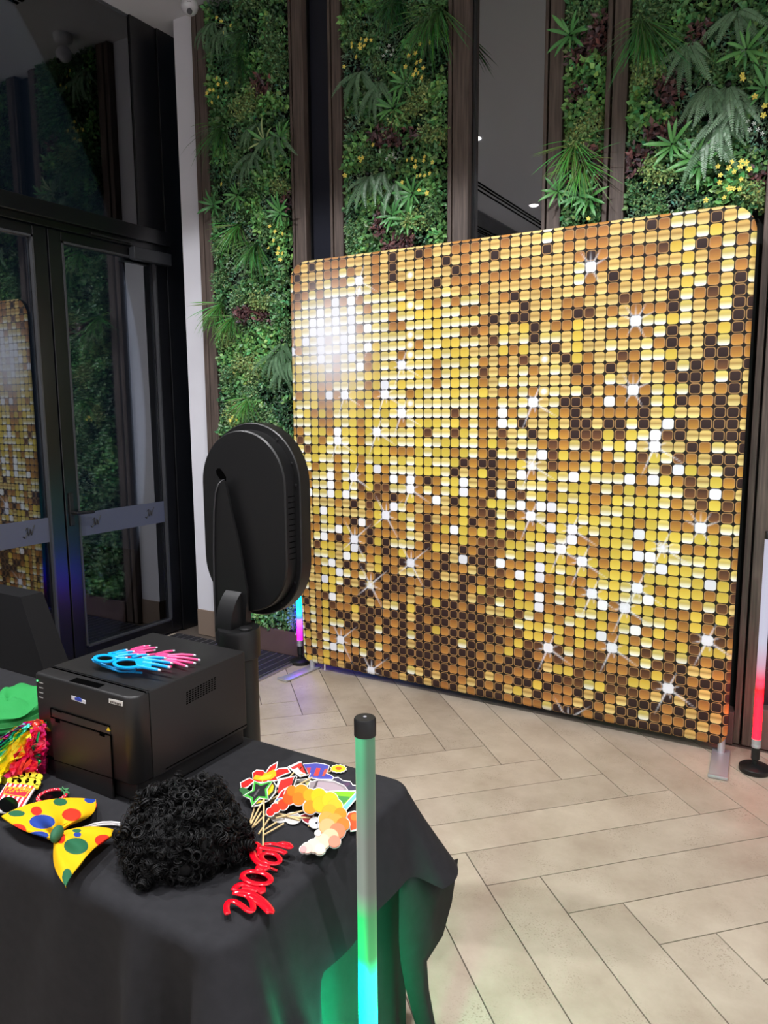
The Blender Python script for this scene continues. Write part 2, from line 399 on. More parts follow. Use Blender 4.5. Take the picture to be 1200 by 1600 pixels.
# ---- ceiling downlights
M_lampglow = mat('lamp_lens', (255, 250, 240), .4, emit=((1, .95, .88), 14))
first = None
LBL = {(-3.04, .87): 'round recessed ceiling downlight nearest the glass doors', (-1.25, .87): 'round recessed ceiling downlight in the middle of the room', (.55, .87): 'round recessed ceiling downlight toward the right wall',
       (-3.36, -1.68): 'round recessed downlight behind the viewer by the glass wall', (-1.25, -1.68): 'round recessed downlight behind the viewer in mid ceiling', (.55, -1.68): 'round recessed downlight behind the viewer toward the right wall'}
for x, y in LAMPS:
    if first is None:
        first = thing('ceiling_downlight', (x, y, CEIL), LBL[(x, y)], 'downlight', 'recessed downlights')
        MB().lathe([(.062, 0), (.075, -.004), (.075, -.008), (.058, -.012), (.055, -.004)], (x, y, CEIL), 28).build('trim_ring', M_white, first, smooth=40)
        MB().lathe([(.0, -.030), (.030, -.026), (.050, -.016), (.056, -.006), (.056, -.001), (0, -.001)], (x, y, CEIL), 28).build('lens', M_lampglow, first)
        o = first
    else:
        o = copy_tree(first); o.location = (x, y, CEIL); o['label'] = LBL[(x, y)]
    ceiling_lamp(x, y)
# =================================================================== SEQUIN BACKDROP
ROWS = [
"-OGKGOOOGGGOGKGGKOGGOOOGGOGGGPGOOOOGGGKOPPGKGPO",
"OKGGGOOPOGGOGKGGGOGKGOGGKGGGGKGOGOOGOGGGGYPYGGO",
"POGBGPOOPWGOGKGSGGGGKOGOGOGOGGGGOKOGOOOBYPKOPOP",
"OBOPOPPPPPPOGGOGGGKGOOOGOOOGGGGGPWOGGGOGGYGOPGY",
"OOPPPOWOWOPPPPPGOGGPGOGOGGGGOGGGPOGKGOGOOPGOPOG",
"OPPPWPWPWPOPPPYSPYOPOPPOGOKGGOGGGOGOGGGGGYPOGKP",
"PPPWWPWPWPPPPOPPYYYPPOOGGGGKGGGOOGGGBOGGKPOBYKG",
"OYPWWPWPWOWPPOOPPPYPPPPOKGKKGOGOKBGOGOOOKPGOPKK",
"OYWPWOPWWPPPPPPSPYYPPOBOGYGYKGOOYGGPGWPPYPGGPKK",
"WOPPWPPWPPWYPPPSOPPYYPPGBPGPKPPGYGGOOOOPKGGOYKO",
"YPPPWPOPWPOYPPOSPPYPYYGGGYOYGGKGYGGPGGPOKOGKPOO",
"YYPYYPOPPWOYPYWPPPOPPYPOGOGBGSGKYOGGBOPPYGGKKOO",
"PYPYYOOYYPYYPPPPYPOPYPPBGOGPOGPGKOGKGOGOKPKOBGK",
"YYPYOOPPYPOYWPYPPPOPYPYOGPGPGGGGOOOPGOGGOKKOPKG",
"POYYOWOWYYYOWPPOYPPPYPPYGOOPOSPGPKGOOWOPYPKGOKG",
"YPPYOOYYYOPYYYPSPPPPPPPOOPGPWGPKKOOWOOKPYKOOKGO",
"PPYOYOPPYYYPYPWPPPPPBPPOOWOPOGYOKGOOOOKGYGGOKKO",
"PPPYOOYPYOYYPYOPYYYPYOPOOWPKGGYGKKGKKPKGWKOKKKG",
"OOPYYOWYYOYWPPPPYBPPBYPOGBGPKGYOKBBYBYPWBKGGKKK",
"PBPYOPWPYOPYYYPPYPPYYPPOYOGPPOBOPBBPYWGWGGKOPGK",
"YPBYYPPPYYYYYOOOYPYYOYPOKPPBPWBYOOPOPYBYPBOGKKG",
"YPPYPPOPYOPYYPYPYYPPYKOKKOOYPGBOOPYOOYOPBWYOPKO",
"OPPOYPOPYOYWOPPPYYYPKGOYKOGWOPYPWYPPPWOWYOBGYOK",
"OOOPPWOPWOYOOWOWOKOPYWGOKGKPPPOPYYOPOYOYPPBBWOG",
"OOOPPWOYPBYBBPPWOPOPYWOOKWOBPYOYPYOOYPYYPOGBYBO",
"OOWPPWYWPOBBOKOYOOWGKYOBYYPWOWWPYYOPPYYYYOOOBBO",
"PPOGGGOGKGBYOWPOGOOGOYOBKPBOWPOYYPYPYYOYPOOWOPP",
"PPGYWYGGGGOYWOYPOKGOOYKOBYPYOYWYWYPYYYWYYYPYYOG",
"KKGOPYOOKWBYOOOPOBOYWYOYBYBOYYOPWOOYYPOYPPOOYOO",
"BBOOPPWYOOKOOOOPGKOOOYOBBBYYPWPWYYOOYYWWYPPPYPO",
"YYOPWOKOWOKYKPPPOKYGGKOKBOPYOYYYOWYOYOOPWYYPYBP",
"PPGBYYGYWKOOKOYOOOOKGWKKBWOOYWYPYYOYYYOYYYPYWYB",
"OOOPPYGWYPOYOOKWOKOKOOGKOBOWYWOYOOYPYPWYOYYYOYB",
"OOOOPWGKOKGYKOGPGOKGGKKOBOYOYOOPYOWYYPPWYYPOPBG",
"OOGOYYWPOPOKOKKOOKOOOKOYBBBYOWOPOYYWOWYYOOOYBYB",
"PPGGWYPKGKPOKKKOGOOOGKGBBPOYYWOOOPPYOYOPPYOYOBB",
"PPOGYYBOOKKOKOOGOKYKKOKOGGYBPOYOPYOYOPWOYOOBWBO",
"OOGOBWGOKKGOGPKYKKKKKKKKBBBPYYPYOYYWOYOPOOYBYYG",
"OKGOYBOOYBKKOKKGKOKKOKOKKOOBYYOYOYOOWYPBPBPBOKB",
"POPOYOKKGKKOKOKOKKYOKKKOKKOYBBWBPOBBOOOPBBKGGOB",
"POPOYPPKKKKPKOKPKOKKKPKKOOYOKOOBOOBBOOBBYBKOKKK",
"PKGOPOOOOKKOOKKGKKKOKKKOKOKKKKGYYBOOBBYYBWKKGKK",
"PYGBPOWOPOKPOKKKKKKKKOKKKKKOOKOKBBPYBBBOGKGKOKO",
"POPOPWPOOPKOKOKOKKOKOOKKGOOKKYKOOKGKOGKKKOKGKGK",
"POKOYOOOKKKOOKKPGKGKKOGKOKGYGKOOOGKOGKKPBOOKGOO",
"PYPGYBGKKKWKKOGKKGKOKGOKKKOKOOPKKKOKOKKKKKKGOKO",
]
STARS = [(3,9,1),(7,6,0),(10,4,0),(10,0,1),(10,10,0),(12,14,1),(15,7,1),(15,12,1),(17,14,1),(19,11,1),(20,6,1),(24,8,1),(25,15,1),(28,12,2),(31,8,2),(33,15,2),
 (36,10,2),(43,6,2),(46,10,2),(4,33,3),(9,37,3),(15,37,3),(16,28,1),(22,28,1),(20,39,1),(27,28,1),(28,32,1),(30,31,1),(31,33,1),(29,40,1),(27,43,3),(33,38,1),(35,37,1),(34,34,1),(39,36,1),(40,30,1),(42,41,1),(37,44,1),(47,32,2),(4,9,0)]
BX0, BX1, BZ0, BZ1, BY = -2.797, -.312, .047, 2.476, 3.64
PU, PV = .054, .0525
def cell_of(x, z):
    return (x - (-2.794 - PU / 2)) / PU, (2.434 + PV * 1.5 - z) / PV       # col, row as floats (floor gives the cell)
def srgb2lin(a):
    a = np.asarray(a, float) / 255.; return np.where(a <= .04045, a / 12.92, ((a + .055) / 1.055) ** 2.4)
def paint(code, fv, fu, r, c):
    """print colour at height fv (0 top .. 1 bottom) of a sequin; arrays."""
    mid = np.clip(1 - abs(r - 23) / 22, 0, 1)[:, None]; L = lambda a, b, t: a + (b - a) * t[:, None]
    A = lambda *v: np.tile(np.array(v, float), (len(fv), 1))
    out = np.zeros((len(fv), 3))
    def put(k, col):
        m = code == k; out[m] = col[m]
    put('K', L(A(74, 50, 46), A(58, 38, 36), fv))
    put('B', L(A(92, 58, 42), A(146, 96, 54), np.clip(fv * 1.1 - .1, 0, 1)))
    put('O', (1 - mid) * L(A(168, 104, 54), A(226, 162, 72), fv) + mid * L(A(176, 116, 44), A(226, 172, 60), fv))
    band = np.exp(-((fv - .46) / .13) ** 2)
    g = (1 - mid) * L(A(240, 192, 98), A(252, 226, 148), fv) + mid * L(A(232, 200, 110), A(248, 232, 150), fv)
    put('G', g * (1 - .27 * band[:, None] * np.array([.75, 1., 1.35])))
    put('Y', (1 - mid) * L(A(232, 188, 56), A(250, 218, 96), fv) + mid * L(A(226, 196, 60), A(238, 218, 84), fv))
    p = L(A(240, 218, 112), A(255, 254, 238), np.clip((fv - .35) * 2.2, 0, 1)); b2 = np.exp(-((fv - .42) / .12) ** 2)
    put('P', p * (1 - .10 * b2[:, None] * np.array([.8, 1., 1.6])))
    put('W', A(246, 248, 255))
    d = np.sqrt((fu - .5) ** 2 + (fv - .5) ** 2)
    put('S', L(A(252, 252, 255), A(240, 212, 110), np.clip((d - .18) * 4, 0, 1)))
    return out
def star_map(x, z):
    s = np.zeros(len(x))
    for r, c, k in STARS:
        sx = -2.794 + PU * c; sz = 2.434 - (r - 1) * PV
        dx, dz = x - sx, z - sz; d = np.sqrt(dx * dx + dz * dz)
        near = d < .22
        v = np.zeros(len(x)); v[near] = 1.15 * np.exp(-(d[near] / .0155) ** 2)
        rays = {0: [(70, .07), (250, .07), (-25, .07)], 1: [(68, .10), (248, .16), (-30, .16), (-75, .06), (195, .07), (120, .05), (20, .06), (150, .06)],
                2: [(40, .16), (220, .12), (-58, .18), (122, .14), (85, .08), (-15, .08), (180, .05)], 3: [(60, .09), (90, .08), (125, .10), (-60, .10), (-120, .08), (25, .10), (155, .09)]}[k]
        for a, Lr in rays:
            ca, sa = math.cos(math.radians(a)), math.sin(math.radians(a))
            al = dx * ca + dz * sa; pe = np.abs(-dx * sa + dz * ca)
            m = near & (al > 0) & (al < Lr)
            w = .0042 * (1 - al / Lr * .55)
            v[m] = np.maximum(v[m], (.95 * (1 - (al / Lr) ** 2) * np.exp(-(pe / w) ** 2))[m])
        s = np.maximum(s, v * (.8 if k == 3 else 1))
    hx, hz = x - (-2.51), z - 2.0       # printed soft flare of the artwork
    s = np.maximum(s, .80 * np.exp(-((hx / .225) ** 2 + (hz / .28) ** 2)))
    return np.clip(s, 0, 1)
def make_print():
    K = 8; nx, nz = int(round((BX1 - BX0) / PU * K)), int(round((BZ1 - BZ0) / PV * K))
    xs = np.linspace(BX0, BX1, nx + 1); zs = np.linspace(BZ0, BZ1, nz + 1)
    X, Z = np.meshgrid(xs, zs); X = X.copy(); Z = Z.copy(); R = .125
    for sx, sz in ((1, 1), (-1, 1), (1, -1), (-1, -1)):
        ccx = BX1 - R if sx > 0 else BX0 + R; ccz = BZ1 - R if sz > 0 else BZ0 + R
        rr = R if sz > 0 else .07
        ccx = BX1 - rr if sx > 0 else BX0 + rr; ccz = BZ1 - rr if sz > 0 else BZ0 + rr
        m = ((X - ccx) * sx > 0) & ((Z - ccz) * sz > 0); d = np.sqrt((X - ccx) ** 2 + (Z - ccz) ** 2); m &= d > rr
        X[m] = ccx + (X - ccx)[m] / d[m] * rr; Z[m] = ccz + (Z - ccz)[m] / d[m] * rr
    edge = np.minimum(np.minimum(X - BX0, BX1 - X), np.minimum(Z - BZ0, BZ1 - Z))
    Xw = X + .045 * np.clip((1.2 - Z) / 1.2, 0, 1) * np.clip((-2.6 - X) / .2, 0, 1)      # fabric pulled in a little at the lower left
    Y = BY + .010 * np.clip(1 - edge / .02, 0, 1) ** 2 + .0012 * np.sin(X * 9 + Z * 3)
    V = np.stack([Xw, Y, Z], -1).reshape(-1, 3)
    w = nx + 1
    i, j = np.meshgrid(np.arange(nx), np.arange(nz)); a = (j * w + i).ravel()
    Fq = np.stack([a, a + 1, a + 1 + w, a + w], -1)
    me = bpy.data.meshes.new('printed_fabric'); me.vertices.add(len(V)); me.vertices.foreach_set('co', V.ravel().astype(np.float32))
    me.loops.add(Fq.size); me.loops.foreach_set('vertex_index', Fq.ravel().astype(np.int32))
    me.polygons.add(len(Fq)); me.polygons.foreach_set('loop_start', np.arange(0, Fq.size, 4, dtype=np.int32)); me.polygons.foreach_set('loop_total', np.full(len(Fq), 4, np.int32))
    me.update(calc_edges=True)
    px, pz = X.ravel()[Fq], Z.ravel()[Fq]
    cc, rc = cell_of(px.mean(1), pz.mean(1)); ci = np.clip(np.floor(cc).astype(int), 0, 46); ri = np.floor(rc).astype(int)
    grid = np.array([list(s.ljust(47, 'G')[:47]) for s in ROWS])
    grid[grid == '-'] = 'G'
    top = grid[0].copy(); top[top == 'K'] = 'G'
    full = np.vstack([top[None], grid, grid[-1][None]])
    code = full[np.clip(ri, 0, 47), ci]
    cu, cv = cell_of(px.ravel(), pz.ravel())
    rep = np.repeat
    fu = np.clip(cu - rep(ci, 4), 0, 1); fv = np.clip(cv - rep(ri, 4), 0, 1)
    rgb = paint(rep(code, 4), fv, fu, rep(ri, 4), rep(ci, 4))
    jit = np.random.default_rng(5).uniform(.94, 1.05, (48, 47)); rgb *= jit[rep(np.clip(ri, 0, 47), 4), rep(ci, 4)][:, None]
    rgb = rgb + (rgb.mean(1, keepdims=True) - rgb) * .17
    rgb = 255 * (np.clip(rgb, 0, 255) / 255) ** 1.13
    rgb = srgb2lin(rgb)
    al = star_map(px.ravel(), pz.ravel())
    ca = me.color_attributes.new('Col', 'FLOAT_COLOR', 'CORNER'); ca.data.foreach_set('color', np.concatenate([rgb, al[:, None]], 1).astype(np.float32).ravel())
    uv = me.uv_layers.new(name='UVMap'); uv.data.foreach_set('uv', np.stack([cu, cv], 1).astype(np.float32).ravel())
    me.polygons.foreach_set('use_smooth', [True] * len(Fq)); me.update()
    return me, V.reshape(nz + 1, nx + 1, 3)
def print_mat():
    m = bpy.data.materials.new('sequin_print'); m.use_nodes = True; nt = m.node_tree; b = nt.nodes['Principled BSDF']; L = nt.links; N = nt.nodes.new
    uv = N('ShaderNodeUVMap'); uv.uv_map = 'UVMap'; at_ = N('ShaderNodeAttribute'); at_.attribute_name = 'Col'
    def vm(op, a, b_=None):
        n = N('ShaderNodeVectorMath'); n.operation = op; L.new(a, n.inputs[0])
        if b_ is not None:
            if isinstance(b_, tuple): n.inputs[1].default_value = b_
            else: L.new(b_, n.inputs[1])
        return n
    def ma(op, a, b_=None, c=None):
        n = N('ShaderNodeMath'); n.operation = op; L.new(a, n.inputs[0])
        if b_ is not None:
            if isinstance(b_, float): n.inputs[1].default_value = b_
            else: L.new(b_, n.inputs[1])
        return n.outputs[0]
    fr_ = vm('FRACTION', uv.outputs[0]); ce = vm('SUBTRACT', fr_.outputs[0], (.5, .5, 0)); ab_ = vm('ABSOLUTE', ce.outputs[0])
    q = vm('SUBTRACT', ab_.outputs[0], (.46 - .26, .46 - .26, 0)); q2 = vm('MAXIMUM', q.outputs[0], (0, 0, 0)); fl = vm('MULTIPLY', q2.outputs[0], (1, 1, 0))
    ln = vm('LENGTH', fl.outputs[0]); d = ma('SUBTRACT', ln.outputs['Value'], .26)
    ins = N('ShaderNodeMapRange'); ins.inputs[1].default_value = .02; ins.inputs[2].default_value = -.02; L.new(d, ins.inputs[0])
    rim = N('ShaderNodeMapRange'); rim.inputs[1].default_value = -.085; rim.inputs[2].default_value = -.05; L.new(d, rim.inputs[0])
    lt = N('ShaderNodeMix'); lt.data_type = 'RGBA'; lt.blend_type = 'LIGHTEN'; L.new(rim.outputs[0], lt.inputs[0]); L.new(at_.outputs['Color'], lt.inputs[6]); lt.inputs[7].default_value = (*lin((176, 136, 88)), 1)
    g_ = N('ShaderNodeMix'); g_.data_type = 'RGBA'; L.new(ins.outputs[0], g_.inputs[0]); g_.inputs[6].default_value = (*lin((22, 16, 11)), 1); L.new(lt.outputs[2], g_.inputs[7])
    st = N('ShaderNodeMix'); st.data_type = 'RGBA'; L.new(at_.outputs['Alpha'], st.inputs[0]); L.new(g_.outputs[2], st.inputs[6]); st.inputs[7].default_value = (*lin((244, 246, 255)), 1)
    L.new(st.outputs[2], b.inputs['Base Color']); b.inputs['Roughness'].default_value = .55; b.inputs['Specular IOR Level'].default_value = .25
    return m
bd = thing('sequin_backdrop', ((BX0 + BX1) / 2, BY, 0), 'tall square backdrop printed with gold sequins on silver feet', 'backdrop')
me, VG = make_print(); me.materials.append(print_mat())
me.transform(Matrix.Translation(-bd.location)); link('printed_fabric', me, bd)
# rear shell and hem
rim_loop = list(VG[0, :]) + list(VG[1:, -1]) + list(VG[-1, -2::-1]) + list(VG[-2:0:-1, 0])
rim_loop = rim_loop[::6]
mb = MB(); n = len(rim_loop)
mb.add([tuple(p) for p in rim_loop] + [(p[0], BY + .034, p[2]) for p in rim_loop], [(i, (i + 1) % n, n + (i + 1) % n, n + i) for i in range(n)] + [tuple(range(n, 2 * n))])
mb.build('rear_fabric', mat('black_lining', (14, 14, 15), .7), bd)
for x0, pa, pb in ((-2.70, (447, 1058), (488, 1041)), (-.335, (1126, 1216), (1131, 1176))):
    a, b = at(*pa, 2, .01), at(*pb, 2, .01); an = math.atan2(a.x - b.x, -(a.y - b.y))
    f = MB().box(-.039, .039, -.262, .04, .002, .012, bev=.004).box(-.040, .040, -.272, -.256, .002, .017, bev=.003)
    c_, s_ = math.cos(an), math.sin(an)
    f.v = [(x0 + x * c_ - y * s_, BY + .017 + x * s_ + y * c_, z) for x, y, z in f.v]
    fo = f.build('foot', M_steel, bd, smooth=30)
    MB().lathe([(.016, .01), (.016, .075), (.013, .078), (.013, .10)], (x0, BY + .017, 0), 16).build('foot_post', M_steel, fo, smooth=40)
MB().box(-2.60, -2.592, BY + .004, BY + .008, .012, .05, bev=.001).build('zip_pull', M_paperwhite, bd)

# =================================================================== LED LIGHT STICKS
def led_mat(name, stops, base, face=None):
    """stops: (z, rgb linear, strength)"""
    m = bpy.data.materials.new(name); m.use_nodes = True; nt = m.node_tree; b = nt.nodes['Principled BSDF']; L = nt.links
    b.inputs['Base Color'].default_value = (*lin(base), 1); b.inputs['Roughness'].default_value = .35
    tc = nt.nodes.new('ShaderNodeTexCoord'); sp = nt.nodes.new('ShaderNodeSeparateXYZ'); L.new(tc.outputs['Object'], sp.inputs[0])
    mr = nt.nodes.new('ShaderNodeMapRange'); mr.inputs[1].default_value = 0; mr.inputs[2].default_value = 1.2; L.new(sp.outputs[2], mr.inputs[0])
    r1 = nt.nodes.new('ShaderNodeValToRGB'); r2_ = nt.nodes.new('ShaderNodeValToRGB')
    for r_ in (r1, r2_):
        L.new(mr.outputs[0], r_.inputs[0]); e = r_.color_ramp.elements
        while len(e) < len(stops): e.new(.5)
        for k, (z, c, s_) in enumerate(stops):
            e[k].position = z / 1.2; e[k].color = (*c, 1) if r_ is r1 else (s_ / 250, s_ / 250, s_ / 250, 1)
    mu = nt.nodes.new('ShaderNodeMath'); mu.operation = 'MULTIPLY'; mu.inputs[1].default_value = 250; L.new(r2_.outputs[0], mu.inputs[0])
    L.new(r1.outputs[0], b.inputs['Emission Color']); strength = mu.outputs[0]
    if face:      # the LED strip inside the tube faces one way
        ge = nt.nodes.new('ShaderNodeNewGeometry'); dp = nt.nodes.new('ShaderNodeVectorMath'); dp.operation = 'DOT_PRODUCT'; dp.inputs[1].default_value = face; L.new(ge.outputs['Normal'], dp.inputs[0])
        fr2 = nt.nodes.new('ShaderNodeMapRange'); fr2.interpolation_type = 'SMOOTHSTEP'; fr2.inputs[1].default_value = -.35; fr2.inputs[2].default_value = .45; fr2.inputs[3].default_value = .30; fr2.inputs[4].default_value = 1.0
        L.new(dp.outputs['Value'], fr2.inputs[0]); m2 = nt.nodes.new('ShaderNodeMath'); m2.operation = 'MULTIPLY'; L.new(strength, m2.inputs[0]); L.new(fr2.outputs[0], m2.inputs[1]); strength = m2.outputs[0]
    L.new(strength, b.inputs['Emission Strength'])
    return m
def light_stick(x, y, m, label, top=1.088):
    r = thing('light_stick', (x, y, 0), label, 'light stick', 'standing LED light sticks')
    MB().lathe([(.0, .002), (.063, .002), (.065, .006), (.065, .022), (.060, .027), (.030, .031), (.022, .036), (.0, .036)], (x, y, 0), 40).build('base', M_black, r, smooth=40)
    MB().lathe([(.013, .03), (.013, .055), (.018, .06), (.018, .115), (0, .115)], (x, y, 0), 24).build('stem', M_black, r, smooth=40)
    MB().lathe([(.0185, .115), (.0195, .118), (.0195, .128), (.0185, .130), (.0195, .134), (.0195, .155), (.0, .155)], (x, y, 0), 24).build('ferrule', M_steel, r, smooth=40)
    MB().lathe([(.0175, .155), (.0175, top - .03)], (x, y, 0), 24).build('tube', m, r, smooth=60)
    cp = MB().lathe([(.0195, top - .032), (.0195, top - .003), (.0175, top), (0, top)], (x, y, 0), 28).build('cap', M_black, r, smooth=40)
    MB().lathe([(.003, top - .001), (.003, top + .0015), (0, top + .0015)], (x, y, 0), 10).build('screw', M_steel, cp)
    return r
GRN, CYN, BLU, MAG, RED, WHT = (0, 1, .03), (0, 1, .55), (.004, .03, 1), (1, .002, .35), (1, .0003, .0045), (.78, .76, .95)
fp = at(570, 1130, 1, 1.047)
light_stick(-.662, 1.047, led_mat('led_green', [(0, (0, 1, .34), 80), (.16, (0, 1, .34), 210), (.44, (0, 1, .34), 210), (.53, CYN, 20), (.605, CYN, 5), (.635, (0, .9, .19), 1.6), (.715, (0, .85, .2), 1.0), (.765, (.5, .62, .52), .46), (.86, (.5, .60, .52), .44), (1.0, (.10, .72, .34), .56), (1.06, (.07, .72, .31), .72)], (84, 84, 80), (-.86, -.5, 0)),
            'light stick glowing green and cyan in front of the black table')
light_stick(-2.830, 3.705, led_mat('led_blue', [(0, MAG, 8), (.18, MAG, 8), (.235, (.10, .008, 1), 14), (.30, (.002, .006, 1), 70), (.38, (0, .04, 1), 40), (.44, (0, .55, .9), 5), (1.06, (0, .75, .7), 4)], (70, 70, 74)),
            'light stick glowing blue and magenta at the left end of the backdrop')
light_stick(-.185, 3.55, led_mat('led_red', [(0, RED, 17), (.15, RED, 17), (.34, RED, 12), (.385, RED, 3), (.43, (1, .06, .14), 1.0), (.50, (.85, .5, .66), .75), (.60, WHT, .72), (1.06, WHT, .66)], (52, 52, 56)),
            'light stick glowing red and white at the right end of the backdrop')

# =================================================================== LIVING WALL PANELS
M_leaf = attr_mat('leaf', 'Col', .36, .55); M_leaf2 = attr_mat('broad_leaf', 'Col', .35, .5)
M_petal = mat('yellow_petal', (252, 234, 112), .6); M_wpet = mat('white_petal', (228, 236, 228), .6)
LEAF = {  # colour, length, width ratio, outward tilt, depth of clump
 'box': ((92, 146, 82), .029, .64, .55, .030), 'bright': ((122, 186, 98), .030, .72, .6, .040), 'dark': ((58, 104, 66), .026, .5, .5, .020),
 'sedum': ((150, 182, 106), .018, .55, .8, .060), 'purple': ((112, 78, 80), .036, .5, .6, .045), 'moss': ((108, 154, 96), .018, .5, .8, .05), 'grey': ((112, 150, 116), .022, .4, .6, .03)}
def leaf_mesh(name, P, D, Nn, s, asp, colr):
    n = len(P); D = D / np.linalg.norm(D, axis=1)[:, None]
    Wd = np.cross(D, Nn); Wd /= (np.linalg.norm(Wd, axis=1)[:, None] + 1e-9); Up = np.cross(Wd, D)
    s = s[:, None]; a = asp[:, None]
    V = np.stack([P, P + D * s * .45 + Wd * s * a * .5 + Up * s * .12, P + D * s, P + D * s * .45 - Wd * s * a * .5 + Up * s * .12], 1).reshape(-1, 3)
    b = np.arange(n) * 4
    Fq = np.stack([b, b + 1, b + 2, b, b + 2, b + 3], 1).reshape(-1, 3)
    me = bpy.data.meshes.new(name); me.vertices.add(len(V)); me.vertices.foreach_set('co', V.ravel().astype(np.float32))
    me.loops.add(Fq.size); me.loops.foreach_set('vertex_index', Fq.ravel().astype(np.int32))
    me.polygons.add(len(Fq)); me.polygons.foreach_set('loop_start', np.arange(0, Fq.size, 3, dtype=np.int32)); me.polygons.foreach_set('loop_total', np.full(len(Fq), 3, np.int32))
    me.update(calc_edges=True)
    ca = me.color_attributes.new('Col', 'FLOAT_COLOR', 'POINT')
    ca.data.foreach_set('color', np.concatenate([np.repeat(colr, 4, 0), np.ones((n * 4, 1))], 1).astype(np.float32).ravel())
    me.materials.append(M_leaf)
    return me
def blade(length, width, droop, out, seg=6, fold=.12, col=(60, 120, 60), col2=None, curl=0.):
    """flat tapering leaf from the origin: goes along -Y (out of the wall) and -Z (down the fan axis)."""
    vs = []; cs = []; fs = []
    for i in range(seg + 1):
        t = i / seg; w = width * (math.sin(math.pi * min(1, (t * .86 + .08))) ** .8) * (1 if i < seg else .05)
        p = Vector((0, -out * length * math.sin(t * math.pi * .55), -length * (t - droop * 0) - droop * length * t * t * .3 + .0))
        for sx in (-1, 0, 1):
            vs.append(p + Vector((sx * w / 2, -abs(sx) * fold * w * -1, 0)))
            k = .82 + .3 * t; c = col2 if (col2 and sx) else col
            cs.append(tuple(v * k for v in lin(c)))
        if i:
            b = (i - 1) * 3
            fs += [(b, b + 1, b + 4, b + 3), (b + 1, b + 2, b + 5, b + 4)]
    return vs, fs, cs
def blade_mesh(name, m, *a, **k):
    vs, fs, cs = blade(*a, **k); mb = MB(); mb.v = [tuple(v) for v in vs]; mb.f = fs; mb.m = [0] * len(fs); mb.c = cs
    return mb.mesh(name, m, smooth=180, recalc=False)
def frond_mesh(L, colr, seed):
    rg = random.Random(seed); mb = MB(); N = 28
    pth = lambda t: Vector((.10 * L * t * t * rg_s, -.42 * L * math.sin(t * 2.0), -L * t + .06 * L * math.sin(t * 3)))
    rg_s = rg.uniform(-1, 1)
    mb.tube([pth(i / 8) for i in range(9)], [.0022 * (1 - i / 10) for i in range(9)], 4, col=lin((86, 110, 70)))
    for i in range(1, N):
        t = i / N; p = pth(t); h = .0075 * L / .25; w = .115 * L * (math.sin(math.pi * (t * .9 + .1)) ** .6) * (1 - .35 * t)
        for sx in (-1, 1):
            d = Vector((sx, .12 + rg.uniform(-.12, .12), -.5)).normalized() * w
            k = rg.uniform(.8, 1.15); c = tuple(v * k for v in lin(colr))
            up = Vector((0, 0, h * .5))
            mb.add([p + up, p + d * .55 + up * 1.1, p + d, p + d * .5 - up * .9, p - up], [(0, 1, 2, 3, 4)], 0, c)
    return mb.mesh('frond', M_leaf, recalc=False)
FROND = [frond_mesh(.25, c, i) for i, c in enumerate(((98, 136, 100), (114, 152, 114), (86, 124, 88), (106, 144, 108)))]
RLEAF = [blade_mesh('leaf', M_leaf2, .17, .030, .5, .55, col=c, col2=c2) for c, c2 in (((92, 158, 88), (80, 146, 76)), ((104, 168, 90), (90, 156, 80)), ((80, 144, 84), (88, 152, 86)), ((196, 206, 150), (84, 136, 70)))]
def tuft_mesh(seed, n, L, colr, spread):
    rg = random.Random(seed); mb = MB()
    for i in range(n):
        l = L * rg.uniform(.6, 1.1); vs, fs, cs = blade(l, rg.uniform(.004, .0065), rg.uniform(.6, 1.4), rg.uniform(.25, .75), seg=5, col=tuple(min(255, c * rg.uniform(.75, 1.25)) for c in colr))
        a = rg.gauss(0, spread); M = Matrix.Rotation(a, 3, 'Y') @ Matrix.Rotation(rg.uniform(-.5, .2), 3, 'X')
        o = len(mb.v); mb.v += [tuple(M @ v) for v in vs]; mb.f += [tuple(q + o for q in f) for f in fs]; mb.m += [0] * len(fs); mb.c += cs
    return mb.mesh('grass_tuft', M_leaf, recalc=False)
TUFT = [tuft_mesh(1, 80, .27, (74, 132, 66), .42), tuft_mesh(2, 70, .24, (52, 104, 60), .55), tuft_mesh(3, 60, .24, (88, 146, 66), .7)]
def flower_mesh():
    mb = MB()
    for k in range(5):
        a = 2 * math.pi * k / 5; c, s_ = math.cos(a), math.sin(a); pr = (-s_, c)
        q = [(0, 0), (.011 * c + .006 * pr[0], .011 * s_ + .006 * pr[1]), (.0185 * c, .0185 * s_), (.011 * c - .006 * pr[0], .011 * s_ - .006 * pr[1])]
        mb.add([(x, -.002 - .004 * (i > 0), z) for i, (x, z) in enumerate(q)], [(0, 1, 2, 3)])
    mb.lathe([(.0, -.008), (.005, -.006), (.006, -.002)], (0, 0, 0), 8, 0, ax=1)
    return mb.mesh('yellow_flower', M_petal)
FLOWER = flower_mesh()
mbw = MB()
for k in range(5):
    a = 2 * math.pi * k / 5; mbw.add([(0, 0, 0), (.009 * math.cos(a - .3), -.003, .009 * math.sin(a - .3)), (.014 * math.cos(a), -.004, .014 * math.sin(a)), (.009 * math.cos(a + .3), -.003, .009 * math.sin(a + .3))], [(0, 1, 2, 3)])
WFLOWER = mbw.mesh('white_flower', M_wpet)
def feat(s, bx, by, pts, y=3.745):
    return [at(bx + px / s, by + py / s, 1, y) for px, py in pts]
PATCH = {}
